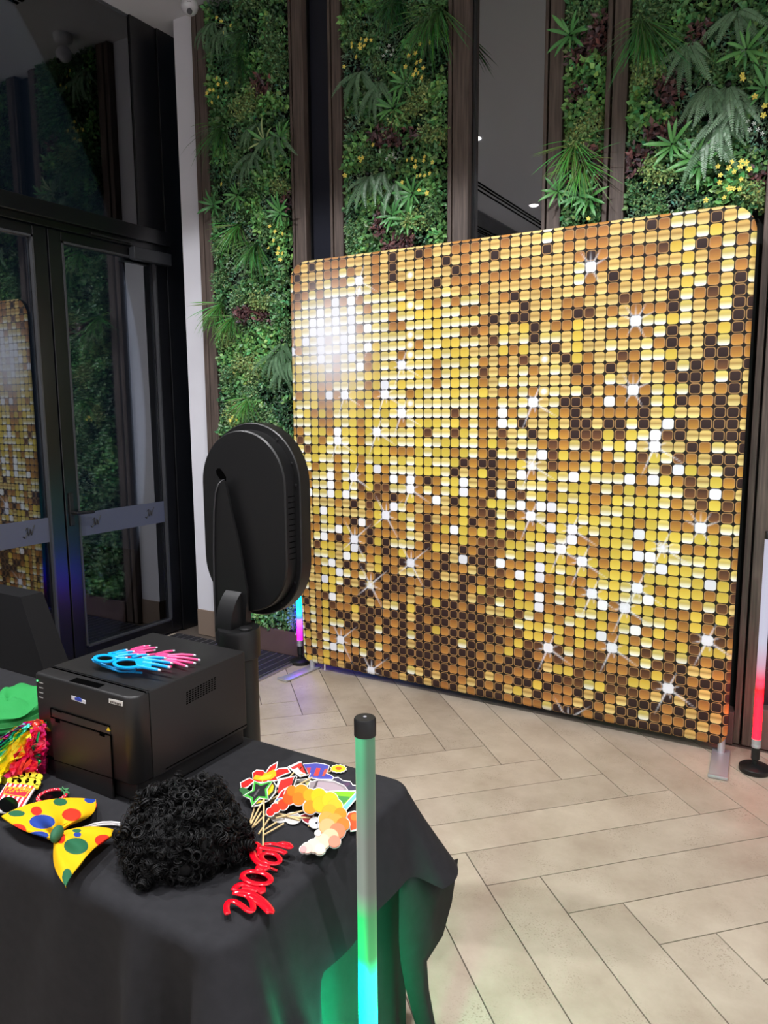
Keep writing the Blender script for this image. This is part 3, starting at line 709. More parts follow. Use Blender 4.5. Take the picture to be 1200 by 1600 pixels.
PATCH['sedum'] = feat(2.857, 440, 0, [(590, 450), (520, 540), (690, 610), (640, 590), (570, 980), (610, 960), (720, 620), (595, 490)]) + feat(3.158, 820, 0, [(580, 350), (330, 560), (270, 690), (620, 830), (680, 870), (1140, 950), (310, 620)]) + feat(2.5, 0, 0, [(960, 370), (980, 350), (920, 400), (1090, 720)]) + feat(2.5, 0, 480, [(960, 250), (900, 430), (870, 110), (930, 230)]) + feat(2.5, 0, 0, [(1040, 1180), (1000, 1170)])
PATCH['moss'] = feat(3.158, 820, 0, [(300, 40), (240, 60), (620, 60), (540, 980), (600, 1000), (800, 900)]) + feat(2.857, 440, 0, [(650, 940), (520, 1020), (320, 40), (300, 120)]) + feat(2.5, 0, 0, [(1080, 200), (1070, 150), (1090, 240), (900, 640)]) + feat(2.5, 0, 480, [(880, 250), (1000, 60)])
PATCH['purple'] = feat(2.857, 440, 0, [(440, 560), (580, 600), (480, 600), (490, 1085), (540, 1075), (410, 630), (440, 1000)]) + feat(3.158, 820, 0, [(370, 130), (280, 240), (230, 440), (340, 730), (300, 850), (610, 650), (560, 770), (540, 740), (650, 640), (860, 170), (700, 420), (1190, 820)]) + feat(2.5, 0, 0, [(1000, 330), (1120, 760), (1010, 1230), (930, 1220)])
PATCH['bright'] = feat(3.158, 820, 0, [(300, 300), (260, 360), (340, 330), (320, 520), (560, 500), (640, 560), (760, 100), (1150, 230), (1000, 900), (900, 860)]) + feat(2.857, 440, 0, [(690, 520), (690, 420), (350, 1080), (640, 800), (340, 620), (700, 1040), (540, 750), (700, 700)]) + feat(2.5, 0, 0, [(1060, 380), (1090, 360), (1050, 690), (960, 800), (1000, 860), (1060, 900), (1100, 960)]) + feat(2.5, 0, 480, [(1000, 100), (1080, 100), (940, 140)])
PATCH['dark'] = feat(3.158, 820, 0, [(520, 700), (560, 900), (900, 170), (760, 930), (840, 960), (620, 480)]) + feat(2.857, 440, 0, [(600, 1060), (560, 60), (500, 30), (600, 520), (400, 640)]) + feat(2.5, 0, 0, [(800, 130), (820, 200), (860, 240), (950, 40), (1050, 40), (880, 900)])
PATCH['grey'] = feat(3.158, 820, 0, [(960, 200), (1130, 650)]) + feat(2.857, 440, 0, [(470, 240), (500, 690)])
FERNS = feat(2.857, 440, 0, [(330, 300), (420, 340), (370, 770), (430, 750), (490, 800)]) + feat(3.158, 820, 0, [(800, 180), (900, 400), (1000, 400), (960, 560), (900, 640), (1040, 20), (1060, 470)]) + feat(2.5, 0, 0, [(810, 70), (850, 90), (990, 460), (970, 580), (1060, 500)]) + feat(2.5, 0, 480, [(1060, 170), (1090, 130), (1110, 200)])
TUFTS = [(p, k) for p, k in zip(feat(2.857, 440, 0, [(520, -40), (660, 60), (700, 20), (470, 0)]) + feat(3.158, 820, 0, [(570, 80), (600, 110), (240, 690), (280, 780)]) + feat(2.5, 0, 0, [(860, 480), (950, 110), (930, 210), (920, 870), (990, 940), (850, 1180)]) + feat(2.5, 0, 480, [(960, 350), (900, 30)]), [1, 0, 0, 1, 0, 0, 2, 2, 0, 1, 1, 2, 0, 2, 2, 2])]
ROSES = [(p, k) for p, k in zip(feat(2.857, 440, 0, [(550, 370), (490, 480), (580, 860), (490, 960), (560, 975)]) + feat(3.158, 820, 0, [(220, 165), (160, 940), (310, 970), (260, 960), (725, 710), (860, 810), (1090, 240), (1190, 430), (840, 780)]) + feat(2.5, 0, 0, [(830, 800), (1090, 830), (1030, 550), (1090, 540), (920, 760)]), [0, 1, 0, 2, 0, 0, 1, 0, 2, 1, 0, 1, 0, 1, 2, 0, 3, 1, 1])]
YFL = feat(2.857, 440, 0, [(315,195),(315,210),(357,175),(378,180),(400,180),(350,200),(350,215),(370,205),(335,255),(280,298),(568,250),(598,240),(620,198),(665,190),(605,282),(622,272),(633,305),(555,298),(602,315),(590,335),(612,328),(628,347),(500,330),(410,648),(347,705),(363,705),(355,718),(282,785),(562,715),(585,708),(600,718),(640,700),(636,718),(675,725),(597,745),(605,787),(620,783),(640,785),(663,775),(540,815),(650,862),(615,850)], 3.725) + \
 feat(3.158, 820, 0, [(1075,370),(1075,390),(1135,478),(1185,525),(1180,568),(955,822),(1020,800),(1008,828),(1070,797),(1095,805),(1065,822),(1108,835),(1035,848),(965,865),(960,900),(1068,885),(1008,930),(1030,932),(1058,932),(985,975),(895,988),(313,1080)], 3.725) + \
 feat(2.5, 0, 0, [(848,70),(865,85),(903,100),(877,128),(848,305),(853,330),(885,325),(820,352),(835,352),(810,365),(855,380),(830,400),(867,720),(1112,875),(1055,885),(1075,905),(1070,940),(1105,912),(1050,970),(1090,970),(1095,1015),(1105,990),(1085,990)], 3.725) + feat(2.5, 0, 480, [(910, 430), (925, 440), (900, 442)], 3.725)
WFL = feat(2.857, 440, 0, [(440, 215), (470, 230), (490, 245), (455, 250), (480, 205), (500, 225), (500, 690), (520, 685), (480, 695), (470, 710), (510, 705), (440, 680)], 3.728) + feat(3.158, 820, 0, [(1100, 600), (1130, 610), (1150, 640), (1110, 640), (1170, 660)], 3.728)
def panel(x0, x1, z0, label, zfull, skip=None, seed=0):
    rg = np.random.default_rng(seed); rp = random.Random(seed)
    r = thing('living_wall_panel', ((x0 + x1) / 2, 3.9, z0), label, 'green wall', 'artificial living wall panels')
    MB().box(x0 + .002, x1 - .002, 3.87, 3.925, z0, CEIL - .004).build('backing_board', mat('backing', (14, 18, 14), .9), r)
    inside = lambda p, m=0: x0 - m < p.x < x1 + m and z0 < p.z < CEIL
    seeds = [(p.x, p.z, k) for k in PATCH for p in PATCH[k] if inside(p, .1)]
    area = (x1 - x0) * (CEIL - z0)
    for _ in range(int(area * 75)): seeds.append((rp.uniform(x0, x1), rp.uniform(z0, CEIL), rp.choice(['box', 'box', 'box', 'bright', 'dark', 'moss', 'box', 'grey'])))
    sx = np.array([s_[0] for s_ in seeds]); sz = np.array([s_[1] for s_ in seeds]); sk = np.array([s_[2] for s_ in seeds])
    def fill(n, za, zb):
        x = rg.uniform(x0, x1, n); z = rg.uniform(za, zb, n)
        d = (x[:, None] + rg.normal(0, .012, (n, 1)) - sx) ** 2 + (z[:, None] + rg.normal(0, .012, (n, 1)) - sz) ** 2
        i = d.argmin(1); return x, z, sk[i], np.sqrt(d.min(1))
    xs = []; zs = []; ks = []; ds = []
    for za, zb, den in ((z0, zfull, 4200), (zfull, CEIL - .01, 11500)):
        if zb > za:
            a = fill(int((x1 - x0) * (zb - za) * den), za, zb); xs.append(a[0]); zs.append(a[1]); ks.append(a[2]); ds.append(a[3])
    x, z, k, d = map(np.concatenate, (xs, zs, ks, ds))
    if skip is not None:
        keep = ~((x > skip[0]) & (z < skip[1])); x, z, k, d = x[keep], z[keep], k[keep], d[keep]
    fine = np.isin(k, ['sedum', 'moss']); rep_ = np.where(fine, 5, 1)
    x, z, k, d = (np.repeat(v, rep_) for v in (x, z, k, d)); jf = np.isin(k, ['sedum', 'moss'])
    x = np.clip(x + jf * rg.normal(0, .008, len(x)), x0, x1); z = np.clip(z + jf * rg.normal(0, .008, len(z)), z0, CEIL - .01)
    n = len(x); P = np.zeros((n, 3)); P[:, 0] = x; P[:, 2] = z
    s = np.zeros(n); asp = np.zeros(n); tilt = np.zeros(n); dep = np.zeros(n); colr = np.zeros((n, 3))
    for key, (c, L, a, ti, de) in LEAF.items():
        m = k == key; s[m] = L; asp[m] = a; tilt[m] = ti; dep[m] = de; colr[m] = lin(c)
    s *= rg.uniform(.7, 1.3, n)
    bulge = .018 * (np.sin(x * 23 + z * 9) * np.sin(z * 17 + 1.3) + 1)
    edge = np.clip(np.minimum(x - x0, x1 - x) / .03, .3, 1)
    P[:, 1] = 3.865 - edge * (rg.uniform(0, 1, n) ** .6) * (.045 + dep * np.clip(1.3 - d / .10, .3, 1)) - bulge * edge
    ang = rg.uniform(0, 2 * math.pi, n)
    D = np.stack([np.cos(ang), -tilt * rg.uniform(.2, 1.6, n), np.sin(ang) - .25], 1)
    Nn = np.stack([rg.normal(0, .5, n), -np.ones(n), rg.normal(.35, .5, n)], 1)
    colr = colr + (colr.mean(1, keepdims=True) - colr) * .10; colr = colr * rg.uniform(.5, 1.45, n)[:, None]; hue = rg.normal(0, .13, n); colr[:, 0] *= 1 + hue * 1.6; colr[:, 2] *= 1 - hue * .6
    me = leaf_mesh('small_leaves', P, D, Nn, s, asp, np.clip(colr, .002, 1)); me.transform(Matrix.Translation(-r.location))
    tag(link('small_leaves', me, r), kind='stuff')
    loc = r.location
    for i, p in enumerate(FERNS):
        if not inside(p, .02): continue
        c = link('fern', MB().lathe([(.0, .0), (.012, -.005), (.014, -.03), (0, -.04)], (0, 0, 0), 8, ax=1).mesh('fern_crown', M_leaf2, (0, 0, 0)), r); c.location = (p.x - loc.x, 3.80 - loc.y, p.z - loc.z)
        for q in range(8):
            f = link('frond', FROND[rp.randrange(4)], c); sc_ = rp.uniform(.6, 1.0)
            f.rotation_euler = (rp.uniform(-.15, .35), (q - 3.5) * .2 + rp.uniform(-.15, .15), 0); f.scale = (sc_, sc_, sc_)
    for p, kk in TUFTS:
        if not inside(p, .03): continue
        f = link('grass_tuft', TUFT[kk], r); f.location = (p.x - loc.x, 3.80 - loc.y, p.z - loc.z); f.rotation_euler = (0, rp.uniform(-.3, .3), 0); f.scale = (rp.uniform(.68, .85),) * 3
    for p, kk in ROSES:
        if not inside(p, .03): continue
        c = link('rosette_plant', MB().lathe([(0, 0), (.008, -.005), (.006, -.05), (0, -.055)], (0, 0, 0), 8, ax=1).mesh('rosette_core', M_leaf2, (0, 0, 0)), r); c.location = (p.x - loc.x, 3.80 - loc.y, p.z - loc.z)
        nl = 11
        for q in range(nl):
            f = link('leaf', RLEAF[kk if q % 4 else (kk + 1) % 3], c); sc_ = rp.uniform(.36, .62); f.scale = (sc_ * 1.05, sc_, sc_)
            f.rotation_euler = (rp.uniform(-.1, .25), q * 2 * math.pi / nl + rp.uniform(-.2, .2), 0); f.location = (0, -.02 - .03 * rp.random(), 0)
    for lst, dat, nm in ((YFL, FLOWER, 'yellow_flower'), (WFL, WFLOWER, 'white_flower')):
        for p in lst:
            if inside(p, .0):
                f = link(nm, dat, r); f.location = (p.x - loc.x, p.y - loc.y, p.z - loc.z); f.rotation_euler = (rp.uniform(-.4, .3), rp.uniform(0, 6), rp.uniform(-.4, .4)); f.scale = (rp.uniform(.6, .85),) * 3
    return r
panel(-3.545, -2.892, .165, 'tall planted green wall panel between the white wall strip and the first window', .2, seed=1)
panel(-2.517, -1.845, .165, 'planted green wall panel with yellow flowers between the two dark windows', 2.3, seed=2)
panel(-1.219, -1.014, .165, 'narrowest planted green wall panel beside the wide window', 2.25, seed=3)
panel(-.910, -.300, .165, 'planted green wall panel with ferns above the right end of the backdrop', 2.3, skip=(-.47, 2.47), seed=4)

# =================================================================== PHOTO BOOTH KIOSK
KX, KYY = -1.457, 1.613
ki = thing('photo_booth', (KX, KYY, 0), 'black oval photo booth kiosk on a round pole facing the backdrop', 'photo booth')
MB().lathe([(0, .002), (.19, .002), (.195, .008), (.19, .016), (.06, .022), (0, .022)], (KX, KYY, 0), 48).build('base_plate', M_satin, ki, smooth=40)
MB().lathe([(.054, .02), (.054, .905)], (KX, KYY, 0), 40).build('pole', M_satin, ki, smooth=60)
MB().lathe([(.054, .895), (.062, .90), (.063, .975), (.060, .985), (0, .985)], (KX, KYY, 0), 40).build('collar', M_satin, ki, smooth=40)
hc = at(380, 816, 1, 1.66); HX, HZ = hc.x, hc.z
def stadium(hw, hh, n=24):
    pts = []
    for k in range(n + 1):
        a = math.pi * k / n; pts.append((HX + hw * math.cos(a), HZ + (hh - hw) + hw * math.sin(a)))
    for k in range(n + 1):
        a = math.pi + math.pi * k / n; pts.append((HX + hw * math.cos(a), HZ - (hh - hw) + hw * math.sin(a)))
    return pts
def loft(rings, mi=0):
    mb = MB(); n = len(rings[0][0])
    for pts, y in rings: mb.v += [(p[0], y, p[1]) for p in pts]
    for i in range(len(rings) - 1):
        mb.f += [(i * n + k, i * n + (k + 1) % n, (i + 1) * n + (k + 1) % n, (i + 1) * n + k) for k in range(n)]
    mb.f += [tuple(range(n))[::-1], tuple(range((len(rings) - 1) * n, len(rings) * n))]
    mb.m = [mi] * len(mb.f); mb.c = [(1, 1, 1)] * len(mb.v); return mb
RW, RH = .177, .291; DW, DH = .159, .270
loft([(stadium(DW - .004, DH - .004), 1.66), (stadium(DW, DH), 1.664), (stadium(DW, DH), 1.712)]).build('rear_shell', M_satin, ki, smooth=30)
rimo = loft([(stadium(RW - .003, RH - .003), 1.706), (stadium(RW, RH), 1.709), (stadium(RW, RH), 1.753), (stadium(RW - .004, RH - .004), 1.757)]).build('front_rim', M_satin, ki, smooth=30)
for a in (35, 62, 118, 145, 0.1, 180, -35, -62, -118, -145):
    sx_, sz_ = math.cos(math.radians(a)), math.sin(math.radians(a)); q = stadium(.162, .275)
    p = min(q, key=lambda w: (w[0] - HX - .3 * sx_) ** 2 + (w[1] - HZ - .3 * sz_ * 1.2) ** 2)
    MB().lathe([(0, -.0035), (.004, -.0025), (.0045, 0)], (p[0], 1.706, p[1]), 10, ax=1).build('screw', M_black, rimo)
# front: glowing ring and tablet screen, seen by the backdrop
def ring_mb(o, i, y0, y1):
    mb = MB(); n = len(o); mb.v = [(p[0], y0, p[1]) for p in o] + [(p[0], y0, p[1]) for p in i] + [(p[0], y1, p[1]) for p in o] + [(p[0], y1, p[1]) for p in i]
    for k in range(n):
        j = (k + 1) % n; mb.f += [(k, j, n + j, n + k), (2 * n + k, 2 * n + j, 3 * n + j, 3 * n + k), (k, j, 2 * n + j, 2 * n + k), (n + k, n + j, 3 * n + j, 3 * n + k)]
    mb.m = [0] * len(mb.f); mb.c = [(1, 1, 1)] * len(mb.v); return mb
ring_mb(stadium(.160, .273), stadium(.125, .238), 1.757, 1.760).build('ring_light', mat('ring_glow', (250, 250, 250), .4, emit=((1, .97, .93), 16)), ki)
MB().box(HX - .085, HX + .085, 1.757, 1.762, HZ - .125, HZ + .125, bev=.004).build('tablet_screen', M_lens, ki)
# cable slot, side vents, bracket, hood
MB().prism([(p[0], p[1]) for p in [(lambda w: (w.x, w.z))(at(*q, 1, 1.66)) for q in ((338, 735), (340, 732), (344, 732), (348, 737), (353, 745), (353, 751), (349, 752), (344, 748), (339, 741))]], 1.6585, 1.6605, axis=1).build('cable_slot', M_hole, ki)
for k in range(12):
    z = HZ + .082 - k * .0165
    MB().box(HX + DW - .0006, HX + DW + .0007, 1.672, 1.702, z - .0011, z + .0011).build('vent_slit', M_hole, ki)
bp = [at(*q, 1, 1.632) for q in ((352, 752), (347, 752), (341, 758), (337, 772), (335, 800), (335, 860), (336, 940), (339, 1004), (372, 1012), (384, 985), (387, 925), (374, 850), (362, 800), (355, 765))]
br = MB().prism([(p.x, p.z) for p in bp], 1.629, 1.637, axis=1).build('support_bracket', M_satin, ki)
for q in ((344, 982), (346, 940), (347, 990)):
    p = at(*q, 1, 1.629); MB().lathe([(0, -.004), (.0045, -.003), (.0055, 0)], (p.x, 1.629, p.z), 12, ax=1).build('screw', M_black, br)
MB().tube([tuple(at(px, py, 1, y)) for px, py, y in ((350, 750, 1.655), (347, 751, 1.64), (341, 757, 1.628), (337, 770, 1.625), (334.5, 800, 1.625), (334, 860, 1.625), (335, 920, 1.625), (337, 965, 1.625), (338.5, 1002, 1.625))], .0026, 8).build('power_cable', mat('cable_grey', (46, 46, 48), .45), ki, smooth=60)
# quarter round hood joining collar and head
hw = .030; mb = MB(); prof = []
for k in range(15):
    a = math.pi / 2 * k / 14; prof.append((1.668 - .092 * math.cos(a), .972 + .128 * math.sin(a)))
hx0 = at(361, 965, 1, 1.60).x - .012
for sxx in (-hw, hw):
    mb.v += [(hx0 + sxx, y, z) for y, z in prof] + [(hx0 + sxx, 1.668, .972)]
n = 16
mb.f = [(k, k + 1, n + k + 1, n + k) for k in range(n - 1)] + [tuple(range(n)), tuple(range(n, 2 * n))[::-1], (n - 1, 0, n, 2 * n - 1)]; mb.m = [0] * len(mb.f); mb.c = [(1, 1, 1)] * len(mb.v)
mb.build('hood', M_satin, ki, smooth=40)
MB().lathe([(.018, .985), (.019, .989), (.017, .993), (0, .993)], (KX + .034, KYY - .008, 0), 20).build('cap_bolt', M_black, ki, smooth=40)

# =================================================================== CCTV CAMERA
c0 = at(296, 10, 1, 3.60)
cc = thing('security_camera', (c0.x, 3.60, CEIL), 'white dome security camera on the ceiling above the white wall strip', 'camera')
MB().lathe([(0, 0), (.062, 0), (.064, -.008), (.060, -.040), (.050, -.046), (0, -.046)], (c0.x, 3.60, CEIL), 32).build('mount', mat('camera_white', (214, 214, 220), .4), cc, smooth=40)
cz = c0.z
bm = bmesh.new(); bmesh.ops.create_uvsphere(bm, u_segments=24, v_segments=16, radius=.052); bmesh.ops.translate(bm, verts=bm.verts[:], vec=(c0.x, 3.60, cz))
ball = MB().bm(bm).build('eyeball', MATS['camera_white'], cc, smooth=180)
vd = (EYE - Vector((c0.x, 3.6, cz))).normalized()
for du in (.013, -.030):
    ctr = Vector((c0.x, 3.6, cz)) + vd * .045 + Vector((0, 0, du)) * .9
    MB().tube([ctr - vd * .01, ctr + vd * .0055], .0165, 20).build('camera_lens', mat('lens_grey', (52, 52, 58), .25), ball)
# =================================================================== TABLE AND CLOTH
TX0, TX1, TY0, TY1, TZ = -2.72, -.80, .825, 1.445, .742
tb = thing('folding_table', ((TX0 + TX1) / 2, (TY0 + TY1) / 2, 0), 'long folding table hidden under the black tablecloth that carries the printer', 'table')
MB().box(TX0 + .03, TX1 - .03, TY0 + .03, TY1 - .03, TZ - .03, TZ, bev=.006).build('tabletop', mat('table_grey', (150, 148, 144), .5), tb)
for x in (TX0 + .15, TX1 - .15):
    for y in (TY0 + .08, TY1 - .08):
        MB().tube([(x, y, .0), (x, y, TZ - .03)], .014, 10).build('leg', M_frame, tb)
CT = TZ + .006      # top of the cloth
def smooth01(t): t = max(0., min(1., t)); return t * t * (3 - 2 * t)
def draped(name, mats, parent):
    """cloth: flat top, rounded edge, hanging sides whose drop and folds vary along the edge."""
    rc = .035; path = []          # (point on edge, outward normal, drop, bulge function parameter)
    def seg(p, q, n, k):
        for i in range(k): t = i / k; path.append((p[0] + (q[0] - p[0]) * t, p[1] + (q[1] - p[1]) * t, n[0], n[1]))
    def arc(cx, cyy, a0, a1, k):
        for i in range(k): a = math.radians(a0 + (a1 - a0) * i / k); path.append((cx + rc * math.cos(a), cyy + rc * math.sin(a), math.cos(a), math.sin(a)))
    e = -.006; x0, x1, y0, y1 = TX0 - e, TX1 + e, TY0 - e, TY1 + e
    seg((x0 + rc, y0), (x1 - rc, y0), (0, -1), 110); arc(x1 - rc, y0 + rc, -90, 0, 16)
    seg((x1, y0 + rc), (x1, y1 - rc), (1, 0), 46); arc(x1 - rc, y1 - rc, 0, 90, 16)
    seg((x1 - rc, y1), (x0 + rc, y1), (0, 1), 70); arc(x0 + rc, y1 - rc, 90, 180, 8)
    seg((x0, y1 - rc), (x0, y0 + rc), (-1, 0), 20); arc(x0 + rc, y0 + rc, 180, 270, 8)
    n = len(path); c1, c2 = (x1, y0), (x1, y1)
    S_ = [0.]
    for i in range(1, n): S_.append(S_[-1] + math.hypot(path[i][0] - path[i - 1][0], path[i][1] - path[i - 1][1]))
    s1 = S_[118]; s2 = S_[110 + 16 + 46 + 8]
    mb = MB(); T_ = 26; rows = []
    for i, (x, y, nx, ny) in enumerate(path):
        s = S_[i]; d1, d2 = s - s1, s - s2
        full = TZ - .012
        if d2 > 0: drop = .235 + (full - .27) * smooth01((d2 - .02) / .12)                  # back drape
        elif d1 > 0: drop = .60 + (.15 - .60) * smooth01((d1 - .0) / .17) + .07 * math.exp(-((d2) / .06) ** 2)   # short end flap, tail at the far corner
        else: drop = full - (full - .60) * smooth01((d1 + .06) / .06)
        ring = [(x - nx * .034, y - ny * .034, CT - .0006), (x - nx * .012, y - ny * .012, CT)]
        for k in range(T_ + 1):
            t = (k / T_) ** 1.8; dz = drop * t; r_ = .026
            if dz < r_: o = math.sqrt(max(0, r_ * r_ - (r_ - dz) ** 2))
            else: o = r_
            hang = max(0, dz - .02)
            if d1 > 0 and d2 < 0: o += hang * .36 * smooth01(d1 / .1)
            o += hang * (.03 + .020 * math.sin(s * 9.3 + 1) * math.exp(-max(0, -d1) * .1) + .012 * math.sin(s * 21))
            o += hang * (.46 * math.exp(-((d1 - .005) / .034) ** 2) - .10 * math.exp(-((d1 + .085) / .035) ** 2) + .20 * math.exp(-((d1 + .165) / .04) ** 2) - .05 * math.exp(-((d1 + .26) / .05) ** 2))
            o += hang * .22 * math.exp(-(d2 / .045) ** 2)
            o += .004 * math.sin(s * 30 + dz * 9) * smooth01(dz / .1)
            if k == T_: o -= .001
            ring.append((x + nx * o - nx * r_ * .0, y + ny * o, CT - dz))
        rows.append(ring)
    for ring in rows: mb.v += ring
    m = T_ + 3
    for i in range(n):
        j = (i + 1) % n
        mb.f += [(i * m + k, j * m + k, j * m + k + 1, i * m + k + 1) for k in range(T_ + 2)]
    # flat top with faint wrinkles
    o = len(mb.v); gx, gy = 60, 24
    for a in range(gx + 1):
        for b in range(gy + 1):
            x = x0 + (x1 - x0) * a / gx; y = y0 + (y1 - y0) * b / gy
            for cx, cyy in ((x1 - rc, y0 + rc), (x1 - rc, y1 - rc), (x0 + rc, y1 - rc), (x0 + rc, y0 + rc)):
                if (x - cx) * (1 if cx > -1.5 else -1) > 0 and (y - cyy) * (1 if cyy > 1 else -1) > 0:
                    d = math.hypot(x - cx, y - cyy)
                    if d > rc: x, y = cx + (x - cx) / d * rc, cyy + (y - cyy) / d * rc
            ed = min(x - x0, x1 - x, y - y0, y1 - y)
            mb.v.append((x, y, CT + .0012 * math.sin(x * 19 + y * 7) * math.sin(y * 23) * min(1, ed / .05)))
    mb.f += [(o + a * (gy + 1) + b, o + (a + 1) * (gy + 1) + b, o + (a + 1) * (gy + 1) + b + 1, o + a * (gy + 1) + b + 1) for a in range(gx) for b in range(gy)]
    mb.m = [0] * len(mb.f); mb.c = [(1, 1, 1)] * len(mb.v)
    return mb.build(name, mats, parent, smooth=180)
tcl = thing('tablecloth', ((TX0 + TX1) / 2, (TY0 + TY1) / 2, TZ), 'black tablecloth draped over the long table with the printer', 'tablecloth')
draped('cloth_top', M_cloth, tcl)
def curtain(pts, ztop, zbot, amp, seed, kx=26):
    mb = MB(); rg = random.Random(seed); ph = rg.random() * 6; m = 14; N = 60
    L = [0]
    for a, b in zip(pts, pts[1:]): L.append(L[-1] + math.dist(a, b))
    for i in range(N + 1):
        q = L[-1] * i / N; k = max(j for j in range(len(pts) - 1) if L[j] <= q + 1e-9); u = (q - L[k]) / (L[k + 1] - L[k])
        p = [pts[k][c] + (pts[k + 1][c] - pts[k][c]) * u for c in (0, 1)]; dx, dy = pts[k + 1][0] - pts[k][0], pts[k + 1][1] - pts[k][1]; l = math.hypot(dx, dy); nx, ny = dy / l, -dx / l
        for j in range(m + 1):
            t = j / m; o = amp * t * (math.sin(q * kx + ph) + .5 * math.sin(q * kx * 2.3 + ph)) + .012 * t
            mb.v.append((p[0] + nx * o, p[1] + ny * o, ztop + (zbot - ztop) * t))
    mb.f = [(i * (m + 1) + j, (i + 1) * (m + 1) + j, (i + 1) * (m + 1) + j + 1, i * (m + 1) + j + 1) for i in range(N) for j in range(m)]
    mb.m = [0] * len(mb.f); mb.c = [(1, 1, 1)] * len(mb.v); return mb
curtain([(TX1 - .02, TY0 + .015), (TX1 - .005, TY1 + .0)], TZ - .034, .015, .010, 3).build('end_skirt', M_cloth, tcl, smooth=180)
# loose tail at the far right corner
tl = MB(); q0 = at(716, 1342, 1, 1.53); tail = [(716, 1342, 626, 1362), (706, 1410, 624, 1400), (692, 1462, 624, 1465), (667, 1502, 626, 1500), (670, 1545, 634, 1545), (680, 1600, 652, 1610), (684, 1640, 652, 1650)]
for a, b, c, d in tail:
    p = at(a, b, 0, -.722); q = at(c, d, 0, -.745); mid = (p + q) / 2 + Vector((.012, 0, 0))
    tl.v += [tuple(p), tuple(mid), tuple(q)]
for i in range(len(tail) - 1): tl.f += [(3 * i, 3 * i + 1, 3 * i + 4, 3 * i + 3), (3 * i + 1, 3 * i + 2, 3 * i + 5, 3 * i + 4)]
tl.m = [0] * len(tl.f); tl.c = [(1, 1, 1)] * len(tl.v)
o = tl.build('corner_tail', M_cloth, tcl, smooth=180)
so = o.modifiers.new('thick', 'SOLIDIFY'); so.thickness = .002

# =================================================================== DRAPED STAND BY THE DOORS
pA = at(32, 933, 1, 1.80); pB = at(58, 1045, 1, 1.76); zt = pA.z
ds = thing('draped_stand', (pA.x - .4, 1.85, 0), 'tall stand covered with black cloth in front of the left door leaf', 'stand')
mb = MB(); fl = (pB.x - pA.x) / (pA.z - pB.z) * zt
NZ = 12
for k in range(NZ + 1):
    t = k / NZ; z = zt * (1 - t) + .01 * t; ex = fl * t; ey = .05 * t
    w = .012 * t * math.sin(k * 1.3)
    mb.v += [(pA.x - .85 - ex, 1.80 - ey, z), (pA.x - .5, 1.80 - ey + w, z), (pA.x - .2, 1.80 - ey - w, z), (pA.x + ex, 1.80 - ey, z), (pA.x + ex * .9, 1.90 + ey * .5, z), (pA.x - .85 - ex, 1.90 + ey, z)]
mb.f = [(k * 6 + i, k * 6 + (i + 1) % 6, (k + 1) * 6 + (i + 1) % 6, (k + 1) * 6 + i) for k in range(NZ) for i in range(6)] + [(0, 1, 2, 3, 4, 5)]
mb.m = [0] * len(mb.f); mb.c = [(1, 1, 1)] * len(mb.v)
mb.build('cloth_cover', mat('shaded_stand_cloth', (22, 22, 24), .85, spec=.2), ds, smooth=50)  # same black cloth as the table; shade on this side painted in as darker colour
fp_ = [at(*q, 1, 1.915) for q in ((34, 938), (48, 955), (68, 989), (60, 1008), (50, 1024), (46, 990))]
MB().prism([(p.x, p.z) for p in fp_], 1.912, 1.918, axis=1).build('cloth_flap', M_cloth, ds)
MB().box(pA.x - .80, pA.x - .05, 1.82, 1.88, 0, zt - .02).build('stand_frame', M_frame, ds)

# =================================================================== PRINTER
PX0, PX1, PY0, PY1, PZ0, PZ1 = -1.603, -1.262, 1.05, 1.42, CT + .003, 1.0
pr = thing('photo_printer', ((PX0 + PX1) / 2, (PY0 + PY1) / 2, PZ0), 'black dye photo printer on the table with novelty glasses on top', 'printer')
def rrect(x0, x1, y0, y1, rs, n=8):
    """rounded rectangle; rs = radii at (x0,y0),(x1,y0),(x1,y1),(x0,y1)"""
    pts = []
    for (cx, cyy, a0), r_ in zip(((x0, y0, 180), (x1, y0, 270), (x1, y1, 0), (x0, y1, 90)), rs):
        ox = cx + (r_ if cx == x0 else -r_); oy = cyy + (r_ if cyy == y0 else -r_)
        for k in range(n + 1):
            a = math.radians(a0 + 90 * k / n); pts.append((ox + r_ * math.cos(a), oy + r_ * math.sin(a)))
    return pts
MB().box(PX0 + .012, PX1 - .012, PY0 + .012, PY1 - .004, PZ0, PZ0 + .05, bev=.003).build('base', M_pbody, pr)
def solid_round(outline, z0, z1, bev):
    mb = MB(); cx = sum(p[0] for p in outline) / len(outline); cyy = sum(p[1] for p in outline) / len(outline)
    def inset(d):
        o = []
        n = len(outline)
        for i, p in enumerate(outline):
            a, b = outline[i - 1], outline[(i + 1) % n]; t = Vector((b[0] - a[0], b[1] - a[1])); t = t.normalized() if t.length else Vector((1, 0))
            o.append((p[0] - t.y * d, p[1] + t.x * d))
        return o
    rings = [(inset(bev), z0), (outline, z0 + bev), (outline, z1 - bev)] + [(inset(bev * (1 - math.cos(a))), z1 - bev + bev * math.sin(a)) for a in (math.pi / 6, math.pi / 3, math.pi / 2)]
    n = len(outline)
    for pts, z in rings: mb.v += [(p[0], p[1], z) for p in pts]
    mb.f = [(i * n + k, i * n + (k + 1) % n, (i + 1) * n + (k + 1) % n, (i + 1) * n + k) for i in range(len(rings) - 1) for k in range(n)] + [tuple(range(n))[::-1], tuple(range((len(rings) - 1) * n, len(rings) * n))]
    mb.m = [0] * len(mb.f); mb.c = [(1, 1, 1)] * len(mb.v); return mb
